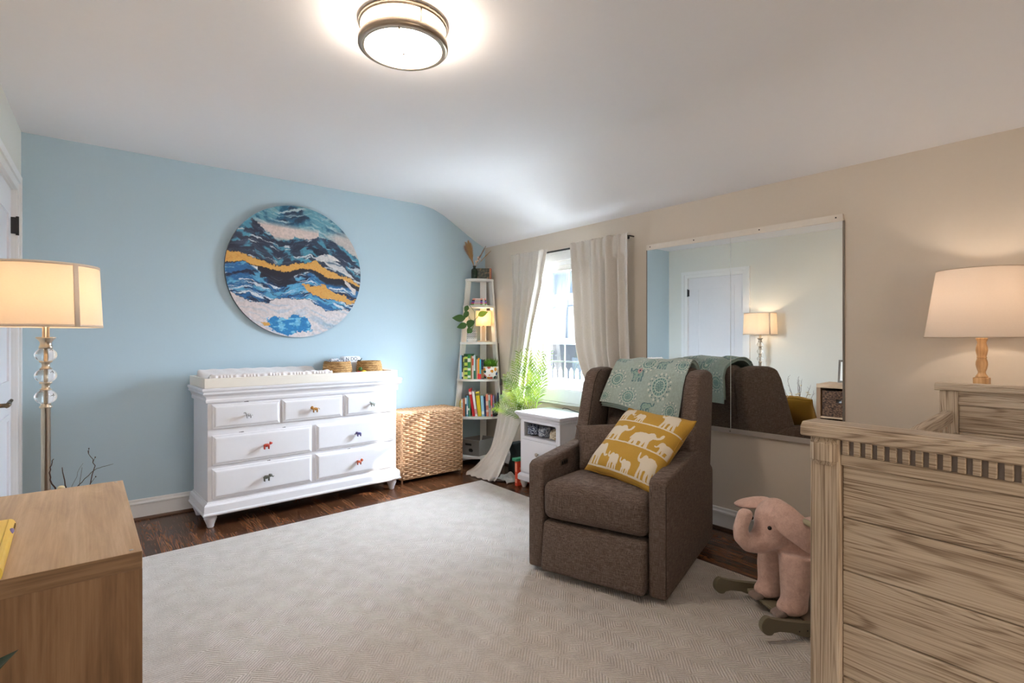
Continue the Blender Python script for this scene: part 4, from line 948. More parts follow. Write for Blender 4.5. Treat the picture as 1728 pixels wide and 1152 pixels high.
curtain(rr_, 6.0, 0.036, 'beige linen curtain hanging straight at the right of the window', 9)
cr = thing('curtain_rod', 'thin black curtain rod carrying both beige curtains above the window', 'curtain rod', (3.066, 3.08, 1.936))
mb = MB(); mb.tube([(0, -0.640, 0), (0, 0.655, 0)], 0.0075, 12); obj('rod', mb, M['black'], cr)
for y in (-0.644, 0.660):
    mb = MB(); mb.ell((0, y, 0), (0.011, 0.012, 0.011), 12, 8); obj('finial', mb, M['black'], cr)
for y in (-0.632, 0.648):
    mb = MB(); mb.tube([(0, y, 0), (0.0, y, 0.016), (0.03, y, 0.02), (0.088, y, 0.02)], 0.005, 8); mb.box((0.087, y, 0.01), (0.004, 0.02, 0.06)); obj('bracket', mb, M['black'], cr)

# ------------------------------------------------------------------ nightstand
ns = thing('nightstand', 'white nightstand with an open cubby standing under the window', 'nightstand', (2.765, 2.835, 0))
NW, ND = 0.455, 0.34     # along y, along x
mb = MB(); t1 = 0.02
mb.span((0, 0, 0.10), (ND, t1, 0.56)); mb.span((0, NW-t1, 0.10), (ND, NW, 0.56)); mb.span((ND-0.01, t1+.0002, 0.10), (ND, NW-t1-.0002, 0.56)); mb.span((0, t1+.0002, 0.10), (ND-0.0102, NW-t1-.0002, 0.42)); mb.span((0, t1+.0002, 0.535), (ND-0.0102, NW-t1-.0002, 0.56))
mb.span((0.0, t1+.0002, 0.4202), (0.014, t1+0.022, 0.5348)); mb.span((0.0, NW-t1-0.022, 0.4202), (0.014, NW-t1-.0002, 0.5348)); obj('carcass', mb, W, ns)
def ring_sk(mb, prof, x0_, x1_, y0_, y1_):
    rings = [[mb._v((x0_-o, y0_-o, z)), mb._v((x1_, y0_-o, z)), mb._v((x1_, y1_+o, z)), mb._v((x0_-o, y1_+o, z))] for o, z in prof]
    for a, b in zip(rings, rings[1:]):
        for k in range(4): mb.face([a[k], a[(k+1) % 4], b[(k+1) % 4], b[k]])
    mb.face(rings[-1]); mb.face(list(reversed(rings[0])))
mb = MB(); ring_sk(mb, [(0.003, 0.556), (0.010, 0.562), (0.012, 0.574), (0.022, 0.586), (0.028, 0.590), (0.028, 0.596), (0.036, 0.600), (0.036, 0.612), (0.032, 0.616)], 0, ND, 0, NW); tp = obj('top', mb, W, ns)
mb = MB(); mb.box((0.17, NW/2, 0.6175), (0.35, NW+0.03, 0.003), None, 0.001); obj('glass_top', mb, solid((222, 236, 234), 0.05, name='pale_green_glass'), ns)
mb = MB(); ring_sk(mb, [(0.014, 0.06), (0.018, 0.066), (0.018, 0.10), (0.010, 0.112), (0.003, 0.118)], 0, ND, 0, NW); obj('plinth', mb, W, ns)
mb = MB(); mb.box((-0.008, NW/2, 0.265), (0.016, NW-0.05, 0.27), None, 0.006); dr_ = obj('drawer', mb, W, ns)
mb = MB(); mb.lathe([(0, 0), (0.006, 0), (0.006, 0.01), (0.014, 0.016), (0.014, 0.022), (0, 0.026)], 16); mb.bm.transform(Matrix.Translation((-0.016, NW/2, 0.30)) @ Matrix.Rotation(-PI/2, 4, 'Y')); obj('knob', mb, M['nickel'], dr_)
for (x, y) in ((0.02, 0.02), (0.02, NW-0.02), (ND-0.03, 0.02), (ND-0.03, NW-0.02)):
    mb = MB(); mb.lathe([(0, 0), (0.014, 0), (0.018, 0.008), (0.026, 0.03), (0.030, 0.048), (0.026, 0.06), (0, 0.06)], 16); obj('foot', mb, W, ns, (x, y, 0))
mb = MB(); mb.tube([(3.06, 2.84, 0.6215), (3.03, 2.90, 0.624), (3.02, 2.95, 0.632), (3.03, 3.02, 0.640), (3.06, 3.09, 0.634), (3.085, 3.13, 0.6215)], 0.0035, 8)
tag(obj('cable', mb, M['plastic_black']), 'short black cable curving over the top of the white nightstand', 'cable')
def bundle(name, loc, r, col, col2, seed, label, rope=False):
    rr = random.Random(seed); mb = MB()
    for k in range(26):
        a, b = rr.uniform(0, PI), rr.uniform(-0.5, 0.5); R1 = r[0]*rr.uniform(0.55, 0.9); tl = rr.uniform(-0.5, 0.5)
        pts = []
        for q in range(15):
            th = 2*PI*q/14; pts.append((r[0]*0.9*math.cos(th)*math.cos(b)*0.95, R1*0.9*math.sin(th)*math.cos(tl)*r[1]/r[0]+b*0.01, max(-r[2], min(r[2], R1*math.sin(th+a)*0.7))))
        mb.tube(pts, 0.0045 if rope else 0.007, 5)
    mb.ell((0, 0, 0), (r[0]*0.8, r[1]*0.8, r[2]*0.8))
    t = NT('bundle'); t.set(0.9); t.base(t.ramp(t.noise(t.coord(), 90, 3), [(0.48, col), (0.54, col2)])); return tag(obj(name, mb, t.m, loc=loc), label, 'cloth')
bundle('rolled_cloth', (2.83, 3.205, 0.469), (0.05, 0.055, 0.040), (40, 52, 84), (196, 204, 220), 1, 'navy and white patterned cloth rolled up at the left of the nightstand cubby')
bundle('rolled_cloth', (2.83, 3.075, 0.466), (0.05, 0.055, 0.036), (196, 202, 208), (90, 100, 120), 2, 'white and grey patterned cloth bunched in the middle of the nightstand cubby')
bundle('cord_coil', (2.83, 2.945, 0.463), (0.05, 0.062, 0.034), (222, 210, 188), (190, 170, 140), 3, 'beige cord coiled at the right of the nightstand cubby', True)
# palm
pm = thing('palm_plant', 'feathery green palm in a tall pale pot between nightstand and curtain', 'potted plant', (2.988, 3.405, 0))
mb = MB(); mb.lathe([(0, 0), (0.052, 0), (0.056, 0.01), (0.066, 0.44), (0.069, 0.455), (0.062, 0.455), (0.060, 0.43), (0, 0.425)], 28); obj('pot', mb, solid((228, 224, 218), 0.5, name='pale_pot'), pm)
gm = NT('palm_green'); gm.set(0.45); gf = gm.noise(gm.coord(), 9, 3); gm.base(gm.ramp(gf, [(0.35, (78, 112, 24)), (0.52, (134, 160, 38)), (0.7, (190, 198, 70))]))
def frond(tip, bend, Lf, seed):
    rr = random.Random(seed); b = Vector((rr.uniform(-.02, .02), rr.uniform(-.02, .02), 0.43)); t_ = Vector(tip); m_ = b.lerp(t_, 0.5)+Vector(bend)
    P = lambda q: b*(1-q)**2+m_*2*q*(1-q)+t_*q*q
    mb = MB(); mb.tube([P(k/14) for k in range(15)], [0.0035*(1-0.7*k/14) for k in range(15)], 5)
    n = 14
    for k in range(n):
        q = 0.30+0.70*k/(n-1); p = P(q); ax = (P(min(1, q+0.02))-P(q-0.02)).normalized(); s_ = ax.cross(Vector((-0.7, -0.7, 0.2))).normalized()
        for sg in (-1, 1):
            l_ = Lf*(0.5+0.8*math.sin(PI*min(1, (q-0.25)/0.75*0.85+0.12)))*rr.uniform(0.85, 1.1); d_ = (s_*sg*0.75+ax*0.8+Vector((0, 0, 0.12))).normalized()
            e1 = p+d_*l_*0.55; e2 = p+d_*l_+Vector((0, 0, -0.15*l_)); w_ = ax*0.0056
            if e2.x > 0.115: continue
            v = [mb._v(p-w_*0.5), mb._v(p+w_*0.5), mb._v(e1+w_), mb._v(e1-w_), mb._v(e2)]; mb.face(v[:4]); mb.face([v[3], v[2], v[4]])
    obj('frond', mb, gm.m, pm)
for k, (x, y, z) in enumerate([(-0.14, 0.0, 1.08), (-0.10, -0.06, 1.10), (-0.05, -0.16, 1.08), (-0.07, -0.24, 0.98), (-0.18, 0.01, 1.0), (-0.26, 0.02, 0.90), (-0.08, -0.12, 0.92), (-0.06, -0.28, 1.09), (-0.24, 0.04, 0.84), (-0.12, -0.08, 1.02), (-0.22, -0.10, 0.80), (-0.28, 0.04, 0.74), (-0.32, 0.09, 0.64), (-0.22, 0.0, 0.76)]):
    frond((x, y, z), (0.0, 0.03*(k % 3-1), 0.09), 0.085, k)
# things on the floor beside the nightstand
mb = MB(); mb.box((0, 0, 0.10), (0.17, 0.032, 0.20), None, 0.002); o_ = obj('toy_box', mb, solid((222, 74, 44), 0.5, name='red_card'), loc=(2.83, 3.325, 0.001)); tag(o_, 'narrow red box standing on end against the left side of the nightstand', 'box')
mb = MB(); mb.box((0.0, -0.0165, 0.05), (0.12, 0.001, 0.05)); mb.box((0.0, -0.0165, 0.14), (0.12, 0.001, 0.02)); mb.box((-0.0855, 0, 0.15), (0.001, 0.02, 0.07)); mb.box((-0.0855, 0, 0.04), (0.001, 0.02, 0.03)); obj('print', mb, solid((240, 150, 120), 0.5, name='pale_print'), o_)
mb = MB(); mb.box((0, 0, 0.012), (0.20, 0.055, 0.022), None, 0.003); mb.mat = 1; mb.box((0.002, 0, 0.012), (0.198, 0.050, 0.016)); tag(obj('book', mb, [solid((52, 150, 112), 0.5, name='green_cover'), page], loc=(2.83, 3.332, 0.202)), 'green book lying flat on top of the narrow red box', 'book')
mb = MB(); mb.rbox((0, 0, 0.15), (0.15, 0.10, 0.30), 0.03, 3, (6, 6, 6), lambda p: (p[0]+0.01*math.sin(p[2]*30), p[1]+0.01*math.sin(p[2]*24+p[0]*30), p[2])); tag(obj('dark_bag', mb, solid((44, 54, 56), 0.8, 0, 0.2, 0.3, 20, name='dark_nylon'), loc=(2.96, 3.565, 0.002), rot=(0, 0, 0.2)), 'dark grey green bag standing behind the trailing end of the left curtain', 'bag')
mb = MB(); rr = random.Random(8)
mb.grid(lambda u, v: ((u-0.5)*0.20+0.015*math.sin(v*7), (v-0.5)*0.17+0.012*math.sin(u*9), 0.006+0.035*max(0, math.sin(u*6+v*3))*math.sin(PI*v)+0.018*max(0, math.sin(v*11-u*4))), 30, 26)
pc = obj('crumpled_sheet', mb, [solid((206, 208, 206), 0.8, 0, 0.15, 0, 12, name='white_sheet')], loc=(2.77, 3.50, 0.002), rot=(0, 0, 0.3)); pc.modifiers.new('t', 'SOLIDIFY').thickness = 0.0015; tag(pc, 'crumpled white and grey sheet on the floor beside the curtain tail', 'cloth')

# ------------------------------------------------------------------ mirror
mr = thing('wall_mirror', 'large frameless two panel mirror fixed to the right wall', 'mirror', (XW-0.016, 1.689, 1.24), math.radians(0.0))
MA = math.radians(0.92)
t = NT('mirror_glass'); t.set(0.0, 1.0); t.base((0.90, 0.925, 0.91, 1))
for (a, b) in ((-0.620, -0.0015), (0.0015, 0.619)):
    mb = MB(); mb.span((-0.003, a, -0.600), (0.003, b, 0.600)); p_ = obj('mirror_panel', mb, t.m, mr, rot=(0, 0, MA))
mb = MB(); mb.span((-0.0034, -0.0016, -0.600), (-0.0026, 0.0016, 0.600)); obj('panel_joint', mb, solid((214, 218, 216), 0.3, name='bright_joint'), mr, rot=(0, 0, MA))
mb = MB(); mb.span((-0.009, -0.622, 0.592), (0.009, 0.621, 0.628)); rl_ = obj('top_rail', mb, solid((226, 218, 208), 0.4, name='painted_rail'), mr, rot=(0, 0, MA))
mb = MB(); mb.span((-0.009, -0.622, -0.622), (0.009, 0.621, -0.594)); rb_ = obj('bottom_rail', mb, solid((176, 168, 162), 0.4, name='grey_rail'), mr, rot=(0, 0, MA))
for a_, b_ in ((-0.628, -0.6205), (0.6195, 0.625)):
    mb = MB(); mb.span((-0.005, a_, -0.594), (0.006, b_, 0.592)); obj('edge_strip', mb, solid((120, 112, 104), 0.4, name='edge_dark'), mr, rot=(0, 0, MA))
for y in (-0.59, -0.18, 0.25, 0.59):
    mb = MB(); mb.tube([(-0.0085, y, 0.612), (-0.011, y, 0.612)], 0.004, 10); obj('screw', mb, M['black'], rl_)
for y in (-0.5, 0.0, 0.5):
    mb = MB(); mb.tube([(-0.0085, y, -0.61), (-0.011, y, -0.61)], 0.0035, 10); obj('screw', mb, M['black'], rb_)

# ------------------------------------------------------------------ recliner
CRZ = math.atan2(-0.951, 0.31)
rc = thing('recliner', 'dark brown winged recliner armchair standing at the right edge of the rug', 'armchair', (1.898, 1.724, RZ), CRZ)
def tweed():
    t = NT('brown_tweed'); t.set(0.95); t.b.inputs['Sheen Weight'].default_value = 0.04; t.b.inputs['Specular IOR Level'].default_value = 0.2
    a = t.noise(t.coord((1, 1, 14)), 34, 3, 0.7); b = t.noise(t.coord((14, 14, 1)), 30, 3, 0.7); c = t.noise(t.coord(), 420, 2, 0.6)
    f = t.math('ADD', t.math('MULTIPLY', t.math('ADD', a, b), 0.38), t.math('MULTIPLY', c, 0.24))
    t.base(t.ramp(f, [(0.38, (67, 55, 49)), (0.50, (103, 88, 80)), (0.62, (142, 126, 117))])); t.bump(f, 0.35, 0.002); return t.m
TW = tweed(); SEAM = solid((40, 31, 27), 0.9, name='seam')
def sofa_slab(mb, pts, x0_, x1_, r=0.022):
    mb.prism(pts, x0_, x1_, axis=0, bev=0)
    es = [e for e in mb.bm.edges]; 
def smooth_by(o, ang=40):
    for p in o.data.polygons: p.use_smooth = True
    o.data.set_sharp_from_angle(angle=math.radians(ang))
def slab(name, pts, x0_, x1_, r, parent=rc, m=None, puff=0.0):
    mb = MB(); mb.prism(pts, x0_, x1_, axis=0)
    bmesh.ops.recalc_face_normals(mb.bm, faces=mb.bm.faces)
    bmesh.ops.bevel(mb.bm, geom=list(mb.bm.edges), offset=r, segments=4, profile=0.5, affect='EDGES', clamp_overlap=True)
    o = obj(name, mb, m or TW, parent); smooth_by(o, 60); return o
arm = [(0.0, 0.02), (0.0, 0.545), (0.03, 0.562), (0.30, 0.580), (0.50, 0.594), (0.62, 0.590), (0.78, 0.520), (0.90, 0.445), (0.92, 0.42), (0.92, 0.02)]
for sx in (-1, 1):
    a = slab('arm', arm, sx*0.274, sx*0.360, 0.020)
    mb = MB(); pth = [(sx*0.353, 0.0+0.006, 0.04), (sx*0.353, 0.006, 0.530), (sx*0.353, 0.03, 0.553), (sx*0.353, 0.30, 0.573), (sx*0.353, 0.5, 0.587), (sx*0.353, 0.61, 0.583)]
    mb.tube(pth, 0.0028, 6); obj('welt', mb, SEAM, a)
wing = [(0.49, 0.42), (0.505, 0.60), (0.625, 0.92), (0.668, 0.985), (0.73, 1.006), (0.87, 1.010), (0.965, 0.992), (0.990, 0.95), (0.93, 0.50), (0.92, 0.42)]
for sx in (-1, 1):
    a = slab('wing', wing, sx*0.262, sx*0.348, 0.026)
    mb = MB(); mb.tube([(sx*0.266, 0.50, 0.60), (sx*0.266, 0.622, 0.92), (sx*0.266, 0.675, 0.980), (sx*0.266, 0.73, 1.000)], 0.0022, 6); obj('welt', mb, SEAM, a)
def backf(p):
    x, y, z = p; lean = (z+0.30)*0.30; b = 0.025*(1-(x/0.265)**2)*(1-(z/0.32)**2) if y < 0 else 0
    return (x, y+lean-b, z)
mb = MB(); mb.rbox((0, 0.780, 0.705), (0.53, 0.16, 0.62), 0.05, 5, (10, 2, 12), backf); obj('backrest', mb, TW, rc)
mb = MB(); mb.rbox((0, 0.90, 0.61), (0.53, 0.05, 0.76), 0.02, 3, (4, 1, 6), lambda p: (p[0], p[1]+(p[2])*0.11, p[2])); obj('back_panel', mb, TW, rc)
mb = MB(); mb.rbox((0, 0.285, 0.370), (0.542, 0.60, 0.180), 0.045, 5, (12, 12, 3), lambda p: (p[0], p[1]-0.012*(1-(p[0]/0.27)**2)*(p[1] < 0)*(1-(p[2]/0.09)**2), p[2]+(0.022*(1-(p[0]/0.27)**2)*(1-min(1, abs(p[1]/0.3))**2)-0.035*(p[1]+0.3)/0.6+0.012 if p[2] > 0 else 0)))
sc_ = obj('seat_cushion', mb, TW, rc)
mb = MB(); mb.rbox((0, 0.035, 0.150), (0.536, 0.09, 0.240), 0.022, 4, (8, 2, 5), lambda p: (p[0], p[1]-0.010*(1-((p[2])/0.12)**2)*(1-(p[0]/0.268)**4)*(p[1] < 0)-0.035*(0.12-p[2])/0.24*(p[1] < 0), p[2])); obj('footrest', mb, TW, rc)
mb = MB(); mb.span((-0.27, 0.09, 0.045), (0.27, 0.90, 0.275), 0.01); obj('body', mb, TW, rc)
mb = MB(); mb.lathe([(0, 0.0), (0.27, 0.0), (0.275, 0.006), (0.27, 0.014), (0.10, 0.020), (0.10, 0.046), (0, 0.046)], 40, (0, 0.45, 0)); obj('swivel_base', mb, M['black'], rc)
mb = MB(); mb.box((-0.2715, 0.235, 0.520), (0.006, 0.085, 0.030), None, 0.003); cp_ = obj('control_panel', mb, metal((130, 120, 110), 0.4), rc)
for k in range(3):
    mb = MB(); mb.tube([(-0.2690, 0.208+k*0.027, 0.520), (-0.2665, 0.208+k*0.027, 0.520)], 0.008, 12); obj('button', mb, M['plastic_black'], cp_)
def chp(x, y, z): return (1.898+0.31*x+0.951*y, 1.724-0.951*x+0.31*y, z+RZ)
CB = Matrix.Rotation(CRZ, 4, 'Z')
# cushions
def pillow(name, wd, ht, th, n, m, cols=None, puff=0.5, nz=None):
    mb = MB(); front = []
    def T(u, v): return th/2*((1-u**4)*(1-v**4))**puff
    def XY(u, v): return (wd/2*u*(1-0.05*(1-v*v)*abs(u)**3), ht/2*v*(1-0.05*(1-u*u)*abs(v)**3))
    V = {}
    for s_ in (-1, 1):
        for i in range(n):
            for j in range(n):
                u, v = -1+2*i/(n-1), -1+2*j/(n-1); b = i in (0, n-1) or j in (0, n-1)
                if b and s_ == 1: V[(1, i, j)] = V[(-1, i, j)]; continue
                x, z = XY(u, v); cr_ = 0.0035*math.sin(7*u+5*v*v)*math.sin(4*v+1)
                V[(s_, i, j)] = mb._v((x, s_*T(u, v)+(cr_ if not b else 0.004*math.sin(u*9+v*7)), z))
        for i in range(n-1):
            for j in range(n-1):
                f = [V[(s_, i, j)], V[(s_, i+1, j)], V[(s_, i+1, j+1)], V[(s_, i, j+1)]]
                if s_ > 0: f.reverse()
                mb.face(f, True)
    o = obj(name, mb, m, fix=False); return o
n = 300; ht_ = 0.45
mp_ = pillow('throw_pillow', ht_, ht_, 0.13, n, vcol('mustard_canvas', 0.9, 0.2, 900, 0.1))
co = np.zeros(len(mp_.data.vertices)*3); mp_.data.vertices.foreach_get('co', co); co = co.reshape(-1, 3)
U = co[:, 0]/ht_+0.5; Vv = 0.5-co[:, 2]/ht_        # v down
colp = np.zeros((len(U), 3))+np.array((196, 152, 56.)); 
EL = [(.02,.55),(.06,.75),(.2,.88),(.38,.9),(.5,.86),(.58,.93),(.68,.95),(.76,.88),(.8,.78),(.86,.73),(.92,.78),(.935,.92),(.97,1.0),(1.02,.98),(1.02,.84),(.98,.70),(.9,.62),(.82,.60),(.76,.6),(.72,.5),(.69,.42),(.70,.2),(.73,0),(.60,0),(.58,.2),(.55,.36),(.52,.1),(.52,.0),(.43,0),(.42,.3),(.34,.34),(.30,.3),(.32,.14),(.31,0),(.18,0),(.2,.15),(.17,.3),(.13,.12),(.12,0),(.02,0),(.04,.2),(.05,.4),(.01,.3),(-.01,.42)]
ED = [(.02,.55),(.06,.75),(.2,.88),(.38,.9),(.5,.86),(.58,.93),(.68,.95),(.76,.88),(.82,.74),(.86,.56),(.92,.46),(1.0,.50),(1.05,.46),(.98,.38),(.88,.38),(.80,.46),(.74,.5),(.69,.42),(.70,.2),(.73,0),(.60,0),(.58,.2),(.55,.36),(.52,.1),(.52,.0),(.43,0),(.42,.3),(.34,.34),(.30,.3),(.32,.14),(.31,0),(.18,0),(.2,.15),(.17,.3),(.13,.12),(.12,0),(.02,0),(.04,.2),(.05,.4)]
wh = np.zeros(len(U), bool)
for (poly, u0, vb, w_, h_, fl) in [(ED, .02, .262, .27, .225, 1), (ED, .30, .262, .17, .14, -1), (EL, .64, .275, .27, .255, -1), (EL, .04, .572, .38, .235, 1), (EL, .46, .590, .40, .225, 1), (ED, .83, .60, .19, .16, -1), (ED, .02, .93, .27, .30, 1), (EL, .31, .935, .19, .20, -1), (EL, .52, .94, .17, .16, -1), (EL, .72, .94, .25, .29, -1)]:
    P_ = [((u0+w_*(x if fl > 0 else 1-x)), vb-h_*y) for x, y in poly]; wh |= inpoly(U, Vv, P_)
for (a, b) in ((.262, .285), (.572, .600), (.935, .945)): 
    L_ = a+(b-a)*U+0.006*np.sin(U*9); wh |= np.abs(Vv-L_) < 0.0085
wh &= co[:, 1] < 0
gr = (np.abs(fbm(U*160, Vv*160, 2)-0.5))
colp = colp*(1+0.12*(gr[:, None]-0.25)); colp[wh] = (226, 214, 194); paint_attr(mp_, tolin(colp))
ax = Vector((-0.604, 0.707, -1.532)); q_ = Matrix.Rotation(ax.length, 4, ax.normalized())
mp_.matrix_world = Matrix.Translation((2.251, 1.721, 0.643)) @ q_
tag(mp_, 'mustard yellow square pillow with white elephants leaning in the brown recliner', 'pillow')
mb = MB(); 
def edgep(t_):
    s4 = t_*4 % 4; k = int(s4); f = s4-k; c_ = [(-1, -1), (1, -1), (1, 1), (-1, 1)]; a, b = c_[k], c_[(k+1) % 4]; u, v = a[0]+(b[0]-a[0])*f, a[1]+(b[1]-a[1])*f
    return (ht_/2*u*(1-0.05*(1-v*v)*abs(u)**3)*1.004, 0.004*math.sin(u*9+v*7), ht_/2*v*(1-0.05*(1-u*u)*abs(v)**3)*1.004)
mb.tube([edgep(k/120) for k in range(121)], 0.0028, 6); obj('seam', mb, solid((168, 126, 40), 0.9, name='mustard_seam'), mp_)
lp = pillow('lumbar_pillow', 0.42, 0.25, 0.11, 40, TW)
lp.matrix_world = Matrix.Translation(chp(-0.075, 0.475, 0.590)) @ CB @ Matrix.Rotation(math.radians(24), 4, 'Z') @ Matrix.Rotation(math.radians(-16), 4, 'X') @ Matrix.Rotation(math.radians(-5), 4, 'Y')
tag(lp, 'small brown tweed lumbar pillow behind the mustard elephant pillow', 'pillow')
# blanket
bprof = [(0.712, 0.785), (0.735, 0.845), (0.765, 0.915), (0.790, 0.970), (0.825, 1.018), (0.870, 1.038), (0.93, 1.040), (0.985, 1.028), (1.025, 0.995), (1.040, 0.94), (1.035, 0.84), (1.030, 0.76)]
def bl_pt(u, v, off=0.0, dx=0.0):
    k = v*(len(bprof)-1); i = min(int(k), len(bprof)-2); f = k-i
    a, b = Vector((0, *bprof[i])), Vector((0, *bprof[i+1])); p = a.lerp(b, f); t_ = (b-a).normalized(); n_ = Vector((0, -t_.z, t_.y)); 
    if n_.z < 0 and v < 0.5: n_ = -n_
    if v > 0.5: n_ = Vector((0, abs(t_.z), abs(t_.y)))
    skew = 0.02*(1-v*2); xl_ = -0.255+0.055*min(1, v/0.35); x = xl_+(0.255-xl_)*u; x = x*(1-0.06*max(0, 0.4-v)/0.4)-0.02*max(0, 0.4-v)/0.4
    wv = 0.004*math.sin(u*11+v*9)+0.003*math.sin(u*23+2)+0.003*math.sin(v*21+u*4)
    edge = 0.012*math.sin(u*5+1)*max(0, 0.15-v)/0.15 + 0.045*u*max(0, 0.2-v)/0.2*-1
    p = p + n_*(off+wv+0.004); p.z += edge; p.x = x+dx; return p
nb, nvb = 330, 330
mb = MB(); mb.grid(lambda u, v: bl_pt(u, v, 0.022), nb, nvb)
bl_ = obj('blanket', mb, vcol('sage_blanket', 0.95, 0.3, 500, 0.3)); 
I, J = np.meshgrid(np.arange(nb), np.arange(nvb), indexing='ij'); bu = (I/(nb-1)).ravel(); bv = (J/(nvb-1)).ravel()
bx = bu*0.51; lens = np.array([0]+[math.dist(bprof[k], bprof[k+1]) for k in range(len(bprof)-1)]).cumsum(); by = np.interp(bv*(len(bprof)-1), np.arange(len(bprof)), lens)
cb = np.zeros((len(bx), 3))+np.array((172, 190, 184.)); teal = np.array((84, 122, 132.)); white = np.array((216, 220, 212.)); mint = np.array((156, 186, 177.))
ft = fbm(bx*160, by*160, 2)
def mandala(cx_, cy_, R, cb):
    dx_, dy_ = bx-cx_, by-cy_; r = np.hypot(dx_, dy_)/R; a = np.arctan2(dy_, dx_)
    cb[(r < 0.62)] = mint; cb[(r < .2) & (np.cos(a*8) > 0)] = teal; cb[(r > .24) & (r < .34) & (np.cos(a*12) > 0.1)] = teal; cb[(r > .36) & (r < .40)] = white
    cb[(r > .44) & (r < .56) & (np.cos(a*16) > 0.3)] = teal; cb[(r > .62) & (r < .66)] = white; cb[(r > .70) & (r < .80) & (np.cos(a*14) > 0.75)] = teal
    cb[(r > .82) & (r < .97) & (np.cos(a*14+1.5) > 0.55)] = white; cb[(r > .84) & (r < .92) & (np.cos(a*14-1.5) > 0.9)] = teal; return cb
for (x, y, R) in ((0.06, 0.16, .062), (0.17, 0.06, .058), (0.24, 0.27, .072), (0.36, 0.13, .078), (0.47, 0.26, .055), (0.10, 0.40, .07), (0.32, 0.45, .075), (0.20, 0.60, .07), (0.44, 0.58, .07), (0.05, 0.62, .05), (0.02, 0.04, 0.04), (0.45, 0.02, 0.045)): cb = mandala(x, y, R, cb)
def outline(poly, x0_, y0_, w_, h_, fl):
    P1 = [(x0_+w_*(x if fl > 0 else 1-x), y0_+h_*y) for x, y in poly]; cx_ = sum(p[0] for p in P1)/len(P1); cy_ = sum(p[1] for p in P1)/len(P1)
    P2 = [(cx_+(x-cx_)*0.84, cy_+(y-cy_)*0.84) for x, y in P1]; a = inpoly(bx, by, P1); b = inpoly(bx, by, P2); cb[a] = mint; cb[a & ~b] = teal; cb[b & (ft > 0.62)] = teal
outline(EL, 0.135, 0.150, 0.10, 0.08, -1); outline(EL, 0.30, 0.235, 0.085, 0.07, 1); outline(ED, 0.00, 0.27, 0.09, 0.07, 1); outline(EL, 0.27, 0.0, 0.08, 0.05, 1); outline(ED, 0.40, 0.34, 0.10, 0.08, 1); outline(EL, 0.18, 0.45, 0.1, 0.08, -1)
pk = np.hypot(bx-0.20, by-0.215) < 0.016; cb[pk] = (196, 160, 158); cb[np.hypot(bx-0.20, by-0.215) < 0.006] = (60, 60, 90)
cb = cb*(0.93+0.14*ft[:, None]); paint_attr(bl_, tolin(cb))
bl_.matrix_world = Matrix.Translation((1.898, 1.724, RZ)) @ CB; bl_.modifiers.new('t', 'SOLIDIFY').thickness = 0.006
tag(bl_, 'folded sage green blanket with teal elephants and round medallions over the recliner back', 'blanket')
for k, (off, dv_) in enumerate(((0.013, -0.012), (0.004, -0.022))):
    mb = MB(); mb.grid(lambda u, v: (lambda p: p+Vector((0, 0, dv_*max(0, 0.3-v)/0.3)))(bl_pt(0.015+0.97*u, v*0.97, off)), 60, 60); o_ = obj('folded_layer', mb, fabric((176, 194, 186), (150, 178, 172), name='sage_blanket_plain'), bl_); o_.modifiers.new('t', 'SOLIDIFY').thickness = 0.006

